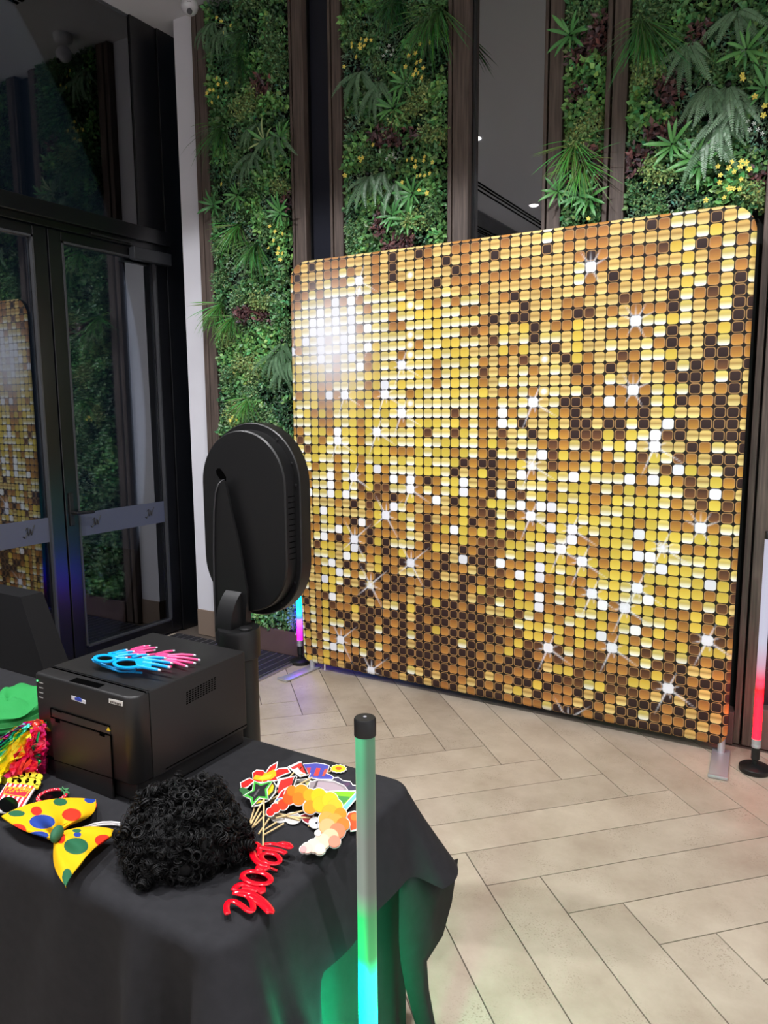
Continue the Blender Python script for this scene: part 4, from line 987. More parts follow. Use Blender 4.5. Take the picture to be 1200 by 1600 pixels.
solid_round(rrect(PX0, PX1, PY0, PY0 + .048, (.012, .030, .001, .001)), PZ0 + .042, PZ1, .007).build('front_fascia', M_pbody, pr, smooth=50)
solid_round(rrect(PX0, PX1, PY0 + .050, PY1, (.001, .001, .008, .008)), PZ0 + .042, PZ1, .003).build('casing', M_pbody, pr, smooth=40)
MB().box(PX0 + .01, PX1 - .004, PY0 + .047, PY0 + .051, PZ0 + .05, PZ1 - .004).build('seam', M_hole, pr)
FRY = PY0 - .0006
def front_poly(name, pts, m, proud, parent=pr):
    q = [at(*p, 1, PY0) for p in pts]
    return MB().prism([(p.x, p.z) for p in q], PY0 - proud, PY0 + .002, axis=1).build(name, m, parent)
front_poly('badge', [(112, 1086.5), (134, 1094.5), (134, 1100), (112, 1092.5)], mat('badge_white', (210, 212, 222), .4), .0010)
bl = front_poly('badge_print', [(117.5, 1089.6), (123, 1089), (128.5, 1093), (128, 1096.6), (117.5, 1093.2)], mat('badge_blue', (46, 72, 178), .4), .0014)
lb = front_poly('label_sticker', [(170.5, 1091.5), (192, 1096), (192, 1103.5), (170.5, 1098)], mat('label_white', (222, 222, 218), .5), .0010)
for k in range(7):
    x = 173 + k * 2.5; y = 1094.5 + k * .72
    front_poly('label_print', [(x, y), (x + 1.5, y + .4), (x + 1.5, y + 3.6), (x, y + 3.2)], M_ink, .0014)
for k in range(4):
    y = 1065.5 + k * 7.6
    front_poly('indicator', [(61.5, y), (67.5, y + 1.6), (67.5, y + 3.0), (61.5, y + 1.4)], mat('indicator_grey', (150, 152, 150), .4), .0008)
front_poly('power_light', [(57.8, 1062), (59.2, 1062.4), (59.2, 1064.6), (57.8, 1064.2)], mat('green_led', (60, 230, 90), .4, emit=((.1, 1, .25), 3)), .0012)
def lines(name, segs, w=.0011, d=.0007, m=M_hole):
    mb = MB()
    for a, b in segs:
        p, q = at(*a, 1, PY0), at(*b, 1, PY0); t = (q - p).normalized(); nrm = Vector((-t.z, 0, t.x)) * w
        mb.prism([((p + nrm).x, (p + nrm).z), ((q + nrm).x, (q + nrm).z), ((q - nrm).x, (q - nrm).z), ((p - nrm).x, (p - nrm).z)], PY0 - d, PY0 + .001, axis=1)
    return mb.build(name, m, pr)
tr_ = front_poly('paper_door', [(81, 1121), (173, 1150), (177, 1225), (178, 1252), (90, 1225), (84, 1170)], M_pbody, .0022)
hl_ = front_poly('handle_strip', [(81, 1107), (172, 1136), (173, 1147), (81, 1119)], mat('printer_gloss', (30, 30, 31), .3), .0014)
lines('door_seam', [((80, 1106), (172, 1135)), ((80, 1119.5), (174, 1149)), ((174, 1149), (178.5, 1225)), ((80, 1106), (81, 1118)), ((86, 1187), (178, 1216))], .0010, .0026)
front_poly('latch', [(88, 1122.5), (95, 1124.5), (95, 1129), (88, 1127)], M_hole, .0030)
front_poly('latch', [(157, 1144), (165, 1146.5), (165, 1151), (157, 1148.5)], M_hole, .0030)
front_poly('latch', [(90, 1109), (97, 1111.3), (97, 1113.5), (90, 1111.2)], M_hole, .0022)
front_poly('foot_gap', [(73, 1181), (87, 1185), (87, 1188), (73, 1183.5)], M_hole, .0012)
wt = front_poly('warning_triangle', [(167.5, 1140.5), (170.3, 1134.8), (172.8, 1142)], mat('warning_yellow', (236, 206, 40), .5), .0022)
def top_poly(name, pts, z0, z1, m, parent=pr):
    return MB().prism([tuple(at(*p, 2, PZ1).xy) for p in pts], z0, z1).build(name, m, parent)
top_poly('paper_slot', [(120, 1059), (164, 1070), (153, 1075.5), (108, 1064)], PZ1 - .001, PZ1 + .0006, M_hole)
mbv = MB()
vent_pts = []
for i in range(11):
    for j in range(6):
        u, v = i / 10, j / 5
        x = 292.5 + 43 * u; y = 1082 - 23 * u + (17.5 - .5 * u) * v
        p = at(x, y, 0, PX1); mbv.box(PX1 - .001, PX1 + .0006, p.y - .0026, p.y + .0026, p.z - .00135, p.z + .00135)
mbv.build('vent_grille', M_hole, pr)
p0, p1 = at(291, 1188, 0, PX1), at(382, 1134, 0, PX1)
MB().box(PX1 - .002, PX1 + .0007, PY0 + .085, PY1 - .004, p1.z - .0012, p1.z + .0012).build('side_seam', M_hole, pr)

# =================================================================== HELPERS FOR THE FLAT PROPS
def TP(px, py, z): return at(px, py, 2, z)
def slab(mb, pts, z0, z1, mi=0):
    return mb.prism([tuple(TP(*p, z1).xy) for p in pts], z0, z1, mi)
def ell(cx, cyy, rx, ry, n=22, tilt=0.):
    c, s = math.cos(math.radians(tilt)), math.sin(math.radians(tilt))
    return [(cx + rx * math.cos(a) * c - ry * math.sin(a) * s, cyy + rx * math.cos(a) * s + ry * math.sin(a) * c) for a in (2 * math.pi * k / n for k in range(n))]
def ring_slab(mb, out, inn, z0, z1, mi=0):
    n = len(out); O = [TP(*p, z1).xy for p in out]; I = [TP(*p, z1).xy for p in inn]; b = len(mb.v)
    mb.v += [(*p, z0) for p in O] + [(*p, z0) for p in I] + [(*p, z1) for p in O] + [(*p, z1) for p in I]; fs = []
    for k in range(n):
        j = (k + 1) % n; fs += [(k, j, n + j, n + k), (2 * n + k, 3 * n + k, 3 * n + j, 2 * n + j), (k, 2 * n + k, 2 * n + j, j), (n + k, n + j, 3 * n + j, 3 * n + k)]
    mb.f += [tuple(i + b for i in f) for f in fs]; mb.m += [mi] * len(fs); mb.c += [(1, 1, 1)] * (4 * n)
    return mb

# ---- hand shaped glasses on the printer
def hand_glasses(name, label, m, z, rings, palms, fingers, temples):
    r = thing(name, (*TP(*rings[0][:2], z).xy, PZ1), label, 'novelty glasses', 'hand shaped party glasses')
    mb = MB()
    for cx, cyy, rx, ry, k in rings: ring_slab(mb, ell(cx, cyy, rx * k, ry * k * 1.12, 28), ell(cx, cyy, rx, ry, 28), z - .003, z)
    for pl in palms: slab(mb, pl, z - .003, z - .0004)
    for path, w in fingers:
        mb.tube([tuple(TP(*p, z - .001)) for p in path], [w * (1 - .28 * i / (len(path) - 1)) for i in range(len(path))], 8, flat=None)
    mb.build('frame', m, r, smooth=45)
    for cx, cyy, rx, ry, k in rings: slab(MB(), ell(cx, cyy, rx * 1.05, ry * 1.05, 28), z - .0022, z - .0014).build('lens', M_lens, r)
    for path, w in fingers:
        e = Vector(TP(*path[-1], z - .001)); d = (e - Vector(TP(*path[-2], z - .001))).normalized()
        MB().tube([e - d * .004, e + d * .005], [w * .74, w * .5], 8).build('fingernail', M_nail, r, smooth=60)
    for tpth in temples: MB().tube([tuple(TP(px, py, zz)) for px, py, zz in tpth], .0028, 8).build('temple', m, r, smooth=60)
    return r
M_blue = mat('blue_plastic', (14, 166, 238), .35); M_pink = mat('pink_plastic', (240, 76, 138), .35)
hand_glasses('hand_glasses', 'pink hand shaped novelty glasses lying under the blue pair on the printer', M_pink, PZ1 + .014,
    [(209, 1021.5, 14, 4.0, 1.35), (243, 1027, 14, 4.4, 1.3)], [[(196, 1018), (212, 1014), (228, 1017), (226, 1024), (205, 1026)], [(240, 1021), (258, 1020), (276, 1024), (276, 1034), (258, 1035)]],
    [([(208, 1017), (220, 1013), (232, 1009.5)], .0042), ([(212, 1018), (228, 1014), (243, 1012)], .0042), ([(205, 1016), (214, 1012.5), (224, 1010)], .0040), ([(218, 1020), (230, 1018), (240, 1016.5)], .0040),
     ([(244, 1023), (258, 1019), (270, 1017)], .0045), ([(262, 1025), (284, 1023), (303, 1024)], .0045), ([(262, 1027), (288, 1028), (310, 1031)], .0045), ([(262, 1031), (284, 1033), (303, 1036)], .0045), ([(258, 1032), (276, 1036), (291, 1041)], .0045)],
    [[(200, 1026, PZ1 + .008), (232, 1036, PZ1 + .004), (268, 1042, PZ1 + .004)]])
hand_glasses('hand_glasses', 'blue hand shaped novelty glasses lying on top of the pink pair on the printer', M_blue, PZ1 + .027,
    [(164, 1028, 12.5, 3.7, 1.5), (199, 1036, 17.5, 5.0, 1.34)], [[(168, 1020), (184, 1017), (200, 1020), (192, 1027), (176, 1026)], [(210, 1029), (226, 1027), (238, 1032), (236, 1042), (214, 1043)]],
    [([(176, 1022), (186, 1018.5), (196, 1016)], .0045), ([(180, 1023), (194, 1020), (207, 1018.5)], .0045), ([(184, 1026), (200, 1023.5), (214, 1023)], .0045), ([(180, 1028), (190, 1029), (196, 1028)], .0045),
     ([(222, 1029), (242, 1027), (257, 1028.5)], .0050), ([(226, 1031), (248, 1033), (267, 1036)], .0050), ([(224, 1036), (246, 1039), (263, 1042.5)], .0050), ([(216, 1041), (232, 1044), (248, 1047)], .0050), ([(206, 1028), (220, 1024), (230, 1023.5)], .0045)],
    [[(144, 1030, PZ1 + .022), (160, 1040, PZ1 + .010), (186, 1049, PZ1 + .006), (222, 1051, PZ1 + .006)], [(146, 1033, PZ1 + .020), (178, 1044, PZ1 + .010), (212, 1047, PZ1 + .010)]])

# =================================================================== GREEN HAT
hp = at(14, 1118, 2, CT + .01)
ht = thing('felt_hat', (hp.x, hp.y, CT), 'crumpled green felt party hat with a flat band', 'hat')
M_felt = mat('green_felt', (34, 146, 70), .85, bump=(300, .25, .002)); M_band = mat('green_band', (44, 132, 66), .8, bump=(300, .2, .002))
mb = MB(); n = 56; rings = []
hz1 = at(30, 1086, 1, hp.y).z
H1 = hz1 - CT - .022; BD = H1 * .42
prof = [(.118, .0), (.112, .012), (.104, BD * .5), (.100, BD), (.104, BD + .01), (.107, BD + .02), (.106, H1 * .72), (.097, H1 * .88), (.080, H1 * .97), (.05, H1 * .96), (.02, H1 * .9), (.0, H1 * .88)]
for r_, z in prof:
    w = smooth01((z - BD - .005) / .03)
    for k in range(n):
        a = 2 * math.pi * k / n; rr = r_ * (1 + w * (.07 * math.sin(3 * a + z * 40) + .06 * math.sin(5 * a - z * 55) + .03 * math.sin(9 * a + z * 90))); zz = z + w * (.016 * math.sin(2 * a + r_ * 60) + .009 * math.sin(5 * a - r_ * 120)) * min(1, .3 + r_ / .08)
        mb.v.append((hp.x + rr * math.cos(a), hp.y + rr * math.sin(a), CT + .003 + zz))
for i in range(len(prof) - 1): mb.f += [(i * n + k, i * n + (k + 1) % n, (i + 1) * n + (k + 1) % n, (i + 1) * n + k) for k in range(n)]
mb.f.append(tuple(range(n))[::-1]); mb.m = [0] * len(mb.f); mb.c = [(1, 1, 1)] * len(mb.v)
cr = mb.build('crown', M_felt, ht, smooth=180)
MB().lathe([(.1155, .012), (.117, .016), (.108, BD * .55), (.106, BD * .98), (.103, BD)], (hp.x, hp.y, CT + .003), 56).build('hat_band', M_band, ht, smooth=60)

# =================================================================== RAINBOW FOIL WIG
FOILC = [(232, 40, 120), (40, 190, 120), (214, 190, 30), (222, 50, 40), (210, 30, 170), (60, 200, 170), (236, 210, 40), (240, 60, 90)]
M_foil = [mat('foil_%s' % n, tuple(min(255, int(v * 1.08 + 10)) for v in c), .26, metal=.7) for n, c in zip(('pink', 'green', 'gold', 'red', 'magenta', 'teal', 'yellow', 'rose'), FOILC)]
ap = at(57, 1134, 1, 1.03); fb_ = TP(36, 1212, CT)
fw = thing('foil_wig', (ap.x - .06, 1.025, CT), 'rainbow metallic foil tinsel wig beside the printer', 'wig')
rg = random.Random(4); cap = MB(); rib = MB()
cxx, cyy_ = ap.x - .105, 1.02
na = 48
for ti in range(9):
    t = ti / 8
    for k in range(na):
        a = 2 * math.pi * k / na; rr = (.012 + .074 * t ** .8) * (1 + .09 * math.sin(a * 11 + t * 3))
        cap.v.append((ap.x + (cxx - ap.x) * t + rr * math.cos(a) * 1.15, 1.03 + (cyy_ - 1.03) * t + rr * math.sin(a) * .85, ap.z - .004 + (CT + .004 - ap.z) * (t ** 1.25)))
for ti in range(8):
    for k in range(na):
        cap.f.append((ti * na + k, ti * na + (k + 1) % na, (ti + 1) * na + (k + 1) % na, (ti + 1) * na + k)); cap.m.append((k // 6) % 8)
cap.c = [(1, 1, 1)] * len(cap.v)
cap.build('foil_cap', M_foil, fw, smooth=25)
for s_ in range(64):
    a = rg.uniform(0, 2 * math.pi); L = rg.uniform(.75, 1.08); w = rg.uniform(.005, .011); ph = rg.uniform(0, 6); pts = []
    for i in range(13):
        t = L * i / 12; tt = max(t, .0); rr = .013 + .078 * tt ** .8 + .006 * math.sin(t * 16 + ph)
        aa = a + .16 * math.sin(t * 6 + ph)
        pts.append(Vector((ap.x + (cxx - ap.x) * t + rr * math.cos(aa) * 1.15, 1.03 + (cyy_ - 1.03) * t + rr * math.sin(aa) * .85, max(CT + .004, ap.z + .003 + (CT - ap.z) * (t ** 1.25) + .004 * math.sin(t * 25 + ph)))))
    mi = (int(a / (2 * math.pi) * 8) * 1 + rg.choice([0, 0, 0, 1, 2])) % 8
    o = len(rib.v)
    for i, p in enumerate(pts):
        tg = (pts[min(i + 1, 12)] - pts[max(i - 1, 0)]).normalized(); sd = tg.cross(Vector((rg.uniform(-.5, .5), rg.uniform(-.5, .5), 1))).normalized() * w
        rib.v += [tuple(p + sd), tuple(p - sd)]
    rib.f += [(o + 2 * i, o + 2 * i + 1, o + 2 * i + 3, o + 2 * i + 2) for i in range(12)]; rib.m += [mi] * 12
rib.c = [(1, 1, 1)] * len(rib.v)
tag(rib.build('foil_strands', M_foil, fw), kind='stuff')
MB().lathe([(0, 0), (.010, .002), (.012, .008), (.007, .013), (0, .013)], (ap.x, 1.03, ap.z - .002), 14).build('foil_knot', M_foil[3], fw, smooth=60)

# =================================================================== POPCORN GLASSES
M_pop = mat('popcorn_yellow', (240, 222, 56), .5); M_stripe = mat('stripe_red', (206, 30, 60), .5); M_line = mat('popcorn_outline', (160, 132, 14), .6)
pz = CT + .022
pg = thing('popcorn_glasses', (*TP(30, 1245, pz).xy, CT), 'novelty glasses shaped like striped popcorn boxes with round dark lenses', 'novelty glasses')
def pop_box(dx, dy, letters):
    sh = lambda l: [(x + dx, y + dy) for x, y in l]
    f = slab(MB(), sh([(12, 1221), (56, 1229), (36, 1262), (28, 1272), (-10, 1266), (-12, 1258)]), pz - .004, pz).build('box_front', mat('card_cream', (240, 236, 232), .5), pg)
    for k in range(6):
        u0, u1 = k / 6 + .02, k / 6 + .1
        tp = lambda u: (12 + 44 * u, 1221 + 8 * u); bt = lambda u: (-12 + 42 * u, 1262 + 9 * u)
        slab(MB(), sh([tp(u0), tp(u1), bt(u1), bt(u0)]), pz, pz + .0006).build('stripe', M_stripe, f)
    tpo = MB()
    for cx, cyy, rx, ry in ((17, 1219, 6, 4.5), (24, 1213, 7, 5), (33, 1210, 7, 5), (42, 1209, 7, 4.5), (52, 1210, 7, 4.5), (61, 1213, 6, 4.5), (58, 1222, 6, 5), (48, 1221, 9, 6), (36, 1219, 10, 6), (26, 1220, 8, 5), (57, 1228, 4, 3)):
        slab(tpo, ell(cx + dx, cyy + dy, rx, ry, 16), pz - .003, pz + .0012)
    tpo = tpo.build('popcorn_top', M_pop, pg)
    cu = MB(); rg2 = random.Random(int(dx) + 3)
    for _ in range(14):
        x, y = rg2.uniform(20, 60) + dx, rg2.uniform(1208, 1224) + dy; a0 = rg2.uniform(0, 6)
        cu.tube([tuple(TP(x + 2.6 * math.cos(a0 + q * .5), y + 1.8 * math.sin(a0 + q * .5), pz + .0013)) for q in range(5)], .00028, 4)
    cu.build('kernel_outline', M_line, tpo)
    lab = slab(MB(), sh([(6, 1232), (10, 1228.5), (46, 1235), (39, 1245), (3, 1240)]), pz, pz + .0010).build('label_panel', M_stripe, f)
    ring_slab(MB(), sh([(5, 1240.5), (9.5, 1228), (47, 1234.5), (40, 1246)]), sh([(6, 1239.5), (10.3, 1229.3), (45.2, 1235.5), (39, 1244.6)]), pz + .0008, pz + .0014).build('label_border', mat('label_gold', (240, 190, 60), .5), f)
    if letters:
        cuv = bpy.data.curves.new('lettering', 'FONT'); cuv.body = 'POPCORN'; cuv.extrude = .05; cuv.size = 1; cuv.align_x = 'LEFT'; cuv.materials.append(mat('letter_yellow', (250, 176, 40), .5, emit=None))
        o = bpy.data.objects.new('lettering', cuv); COL.objects.link(o); o.parent = f
        a, b, c = TP(8.2 + dx, 1239 + dy, pz), TP(40.5 + dx, 1243.8 + dy, pz), TP(11.2 + dx, 1230.6 + dy, pz)
        wd = 4.72
        X = (b - a) / wd; Y = (c - a) / .74; base = world_loc(f)
        o.matrix_parent_inverse = Matrix.Identity(4)
        o.matrix_basis = Matrix(((X.x, Y.x, 0, a.x - base.x), (X.y, Y.y, 0, a.y - base.y), (X.z, Y.z, .012, pz + .0016 - base.z), (0, 0, 0, 1)))
        cuv.offset = .012
        bpy.context.view_layer.update(); ml = bpy.data.meshes.new_from_object(o.evaluated_get(bpy.context.evaluated_depsgraph_get())); ml.name = 'lettering'
        mb_, pa_ = o.matrix_basis.copy(), o.parent; bpy.data.objects.remove(o); bpy.data.curves.remove(cuv)
        o = link('lettering', ml, pa_); o.matrix_basis = mb_
    slab(MB(), ell(13 + dx, 1257 + dy, 15.5, 12, 28), pz + .0006, pz + .0022).build('lens', M_lens, pg)
pop_box(0, 0, True); pop_box(-62, -4, False)
slab(MB(), [(-14, 1248), (4, 1246), (2, 1252), (-16, 1254)], pz - .004, pz - .0005).build('bridge', M_stripe, pg)
MB().tube([tuple(TP(54, 1232, pz - .002)), tuple(TP(62, 1226, CT + .012)), tuple(TP(60, 1206, CT + .006))], .0026, 8).build('temple', M_stripe, pg)

# =================================================================== STRAWBERRY GLASSES
sz = CT + .012
sg = thing('strawberry_glasses', (*TP(82, 1243, sz).xy, CT), 'red strawberry shaped novelty glasses with white dots below the printer', 'novelty glasses')
mb = MB(); ring_slab(mb, ell(81, 1243.5, 25.5, 11.2, 36, -14), ell(81, 1243, 19.5, 7.6, 36, -14), sz - .004, sz); ring_slab(mb, ell(128, 1262, 24, 11, 36, -14), ell(128, 1262, 18, 7.6, 36, -14), sz - .006, sz - .003)
sf = mb.build('frame', mat('strawberry_red', (214, 34, 56), .35), sg)
for cx, cyy, dz in ((81, 1243, 0), (128, 1262, -.002)): slab(MB(), ell(cx, cyy, 20, 8, 30, -14), sz - .003 + dz, sz - .0015 + dz).build('lens', M_lens, sg)
dots = MB()
for k in range(34):
    a = 2 * math.pi * k / 34; rr = 1 + .12 * (k % 2); p = ell(81, 1243.3, 21.4 * rr, 8.7 * rr, 34, -14)[k]
    q = TP(*p, sz); dots.lathe([(.0014, 0), (.001, .0008), (0, .001)], (q.x, q.y, sz), 6)
dots.build('seed_dots', M_paperwhite, sf)
lf = MB()
for tip in ((108, 1231), (97, 1228.5), (109, 1239), (101, 1243), (93, 1231)):
    c = (100, 1235); d = (tip[0] - c[0], tip[1] - c[1]); l = math.hypot(*d) or 1; pn = (-d[1] / l * 2, d[0] / l * 2)
    slab(lf, [(c[0] - d[0] * .2, c[1] - d[1] * .2), (c[0] + d[0] * .4 + pn[0], c[1] + d[1] * .4 + pn[1]), tip, (c[0] + d[0] * .4 - pn[0], c[1] + d[1] * .4 - pn[1])], sz - .001, sz + .002)
lf.build('leaf_crown', mat('strawberry_leaf', (70, 130, 84), .5), sg)

# =================================================================== POLKA DOT BOW TIE
bzb = CT + .010
bt = thing('bow_tie', (*TP(88, 1302, CT).xy, CT), 'oversized yellow bow tie with red, blue and green polka dots on the table edge', 'bow tie')
M_bow = attr_mat('bow_fabric', 'Col', .75, .2)
YEL, REDD, BLUD, GRND = lin((232, 180, 12)), lin((222, 48, 26)), lin((36, 66, 150)), lin((38, 98, 66))
DOTS = [((27, 1297), 14, 10, REDD), ((57, 1267), 9, 7, REDD), ((112, 1273), 15, 10, REDD), ((95, 1309), 7, 9, REDD), ((161, 1313), 13, 9, REDD),
        ((66, 1284), 20, 11, BLUD), ((60, 1305), 16, 6, BLUD), ((141, 1249), 9, 6, BLUD), ((121, 1304), 6, 4, BLUD),
        ((94, 1253), 11, 6, GRND), ((26, 1271), 13, 5, GRND), ((119, 1322), 19, 13, GRND), ((105, 1371), 8, 14, GRND), ((120, 1298), 7, 3, GRND)]
def bow_wing(K0, K1, edge, bulge0, bulge1, lift):
    mb = MB(); N = 120
    def bez(t, P):
        a, b, c = P; return (a[0] * (1 - t) ** 2 + 2 * b[0] * t * (1 - t) + c[0] * t * t, a[1] * (1 - t) ** 2 + 2 * b[1] * t * (1 - t) + c[1] * t * t)
    for i in range(N + 1):
        s = i / N; e = bez(s, edge); k = (K0[0] + (K1[0] - K0[0]) * s, K0[1] + (K1[1] - K0[1]) * s)
        for j in range(N + 1):
            t = j / N; px = k[0] + (e[0] - k[0]) * t; py = k[1] + (e[1] - k[1]) * t
            b = math.sin(math.pi * t); px += b * (bulge0[0] * (1 - s) ** 2 + bulge1[0] * s ** 2); py += b * (bulge0[1] * (1 - s) ** 2 + bulge1[1] * s ** 2)
            col = YEL
            for (cx, cyy), rx, ry, c in DOTS:
                if ((px - cx) / rx) ** 2 + ((py - cyy) / ry) ** 2 < 1: col = c
            z = bzb + .004 + lift * math.sin(math.pi * min(1, t * .62 + .12)) * (.45 + .55 * math.sin(math.pi * s)) + .007 * math.sin(s * 15 + 1) * (1 - t) * (t + .15) * 2
            mb.v.append(tuple(TP(px, py, z))); mb.c.append(col)
    mb.f = [(i * (N + 1) + j, (i + 1) * (N + 1) + j, (i + 1) * (N + 1) + j + 1, i * (N + 1) + j + 1) for i in range(N) for j in range(N)]; mb.m = [0] * len(mb.f)
    o = mb.build('wing', M_bow, bt, smooth=180); m = o.modifiers.new('thick', 'SOLIDIFY'); m.thickness = .006; m.offset = -1
    return o
bow_wing((80, 1311), (97, 1294), ((2, 1275), (66, 1238), (150, 1249)), (-6, 4), (18, 3), .034)
bow_wing((99, 1298), (84, 1316), ((187, 1298), (138, 1322), (102, 1384)), (0, -7), (-8, 4), .034)
kn = TP(89, 1303, bzb + .03)
bm = bmesh.new(); bmesh.ops.create_uvsphere(bm, u_segments=24, v_segments=16, radius=1)
ax = (TP(97, 1292, bzb) - TP(82, 1314, bzb)); an = math.atan2(ax.y, ax.x)
bmesh.ops.transform(bm, verts=bm.verts[:], matrix=Matrix.Translation(kn) @ Matrix.Rotation(an, 4, 'Z') @ Matrix.Diagonal((.022, .011, .014, 1)))
MB().bm(bm).build('knot', mat('knot_green', (38, 98, 66), .75), bt, smooth=180)
for dy, dz in ((0, .004), (3.5, .002)):
    MB().tube([tuple(TP(x, y + dy, CT + dz + .004)) for x, y in ((104, 1302), (118, 1297), (133, 1292), (146, 1287.5), (160, 1285), (174, 1284.5), (188, 1286))], .0022, 8).build('elastic_strap', mat('elastic_white', (226, 222, 222), .7), bt, smooth=60)

# =================================================================== AFRO WIG
M_hair = mat('black_hair', (8, 8, 9), .5, spec=.3); M_hairb = mat('hair_core', (8, 8, 9), .8)
wc = TP(284, 1338, CT); wx, wy = wc.x - .002, wc.y + .012
ag = thing('afro_wig', (wx, wy, CT), 'black curly afro wig lying in front of the printer', 'wig')
RX, RY, RZ = .124, .116, .130
bm = bmesh.new(); bmesh.ops.create_icosphere(bm, subdivisions=4, radius=1)
for v in bm.verts:
    k = .86 + .06 * math.sin(v.co.x * 9 + v.co.y * 7) * math.cos(v.co.z * 8); v.co = (wx + v.co.x * RX * k, wy + v.co.y * RY * k, max(CT + .003, CT + .022 + v.co.z * RZ * k * (.9 if v.co.z > 0 else .25)))
MB().bm(bm).build('wig_cap', M_hairb, ag, smooth=180)
rg = random.Random(9); curls = MB()
def helix(c, axis, R, turns, pitch, r_, ns=9, strands=3):
    a = Vector(axis).normalized(); u = a.cross(Vector((0, 0, 1)) if abs(a.z) < .9 else Vector((1, 0, 0))).normalized(); w = a.cross(u); n = int(turns * ns)
    ph = rg.uniform(0, 6)
    for q in range(strands):
        pts = []; R2 = R * rg.uniform(.75, 1.1); p2 = ph + q * .35; off = rg.uniform(-.5, .5) * pitch
        for i in range(n + 1):
            t = i / ns * 2 * math.pi; RR = R2 * (.55 + .45 * math.sin(i / n * math.pi * .9 + .2)); p = Vector(c) + a * (pitch * i / ns + off) + u * RR * math.cos(t + p2) + w * RR * math.sin(t + p2)
            p.z = max(p.z, CT + .004); pts.append(p)
        curls.tube(pts, [r_ * (1 - .6 * abs(2 * i / n - 1) ** 3) for i in range(n + 1)], 3, caps=False)
def shell(zz, a, k):
    q = math.sqrt(max(0, 1 - max(zz, -.1) ** 2)); k *= 1 + .07 * math.sin(a * 3 + zz * 4) + .05 * math.sin(a * 7 - zz * 6)
    return Vector((wx + RX * k * q * math.cos(a), wy + RY * k * q * math.sin(a), CT + .022 + RZ * k * max(zz, -.1) * .9)), q
for i in range(620):
    zz = rg.uniform(-.12, 1); a = rg.uniform(0, 2 * math.pi); c, q = shell(zz, a, rg.uniform(.84, .99))
    d = Vector((q * math.cos(a), q * math.sin(a), zz)) + Vector((rg.gauss(0, .7), rg.gauss(0, .7), rg.gauss(0, .7)))
    helix(c, d, rg.uniform(.0065, .0125), rg.uniform(1.5, 2.6), rg.uniform(.004, .009), rg.uniform(.0010, .0017), 9, 4)
for i in range(420):    # stray strands
    zz = rg.uniform(-.1, 1); a = rg.uniform(0, 2 * math.pi); c, q = shell(zz, a, 1.0)
    helix(c, (rg.gauss(0, 1), rg.gauss(0, 1), rg.gauss(0, 1)), rg.uniform(.009, .016), rg.uniform(.6, 1.4), .007, .00045, 10, 2)
tag(curls.build('curls', M_hair, ag, smooth=180, recalc=False), kind='stuff')

# =================================================================== PHOTO PROPS ON STICKS
K1 = lambda x, y: (380 + x / 6.316, 1180 + y / 6.316)
def kk(l): return [K1(*p) for p in l]
def skewer(name, p0, p1, z0, z1, parent=None):
    a, b = TP(*p0, z0), TP(*p1, z1)
    return MB().tube([tuple(a), tuple(b)], .0019, 8).build(name, M_skewer, parent, smooth=60)
def grow(poly, d):
    cx = sum(p[0] for p in poly) / len(poly); cyy = sum(p[1] for p in poly) / len(poly); o = []; n = len(poly)
    A = sum(poly[i - 1][0] * poly[i][1] - poly[i][0] * poly[i - 1][1] for i in range(n)); sg_ = 1 if A > 0 else -1
    for i in range(n):
        a, b = poly[i - 1], poly[(i + 1) % n]; tx, ty = b[0] - a[0], b[1] - a[1]; l = math.hypot(tx, ty) or 1
        o.append((poly[i][0] + ty / l * d * sg_, poly[i][1] - tx / l * d * sg_))
    return o
LV = [0]
def card(label, cat, outline, faces, layer, stick, border=8):
    """a die-cut card: white board with printed colour areas, on a bamboo stick"""
    z = CT + .003 + layer * .0022
    pts = kk(outline); c = TP(sum(p[0] for p in pts) / len(pts), sum(p[1] for p in pts) / len(pts), z)
    r = thing('photo_prop', (c.x, c.y, CT), label, cat, 'die-cut photo props on sticks')
    slab(MB(), kk(grow(outline, border * .3)) if border else pts, z - .0016, z).build('card', M_paperwhite, r)
    for i, (poly, rgb) in enumerate(faces):
        slab(MB(), kk(poly), z, z + .00025 + i * .00006).build('printed_area', mat('print_%d_%d_%d' % rgb, rgb, .45), r)
    if stick:
        skewer('stick', K1(*stick[0]), K1(*stick[1]), z - .0005 + .001, CT + .003 + .004 * ((layer * 7) % 3), r)
    return r
oct_ = lambda cx, cyy, rx, ry, n=20, t=0.: ell(cx, cyy, rx, ry, n, t)
card('flat grey card prop lying face down under the orange feather cutout', 'photo prop', oct_(360, 615, 88, 48), [(oct_(360, 612, 80, 42), (206, 202, 198))], 0, ((330, 660), (190, 750)), 6)
card('pale card prop lying face down right of the other grey card', 'photo prop', oct_(490, 620, 80, 58), [(oct_(490, 616, 72, 50), (196, 192, 188))], 1, ((400, 676), (195, 792)), 6)
card('maroon and white cutout prop peeking from under the orange feather cutout', 'photo prop', [(560, 590), (620, 570), (700, 590), (690, 640), (640, 680), (590, 650)], [([(565, 594), (620, 577), (692, 594), (640, 672), (594, 646)], (140, 32, 46))], 2, ((560, 640), (300, 560)), 6)
card('white ring shaped cutout prop with a black dot beside the orange feather', 'photo prop', oct_(710, 665, 62, 55), [(oct_(712, 665, 52, 46), (200, 200, 204)), (oct_(722, 668, 10, 9), (20, 20, 22))], 3, ((660, 620), (300, 600)), 5)
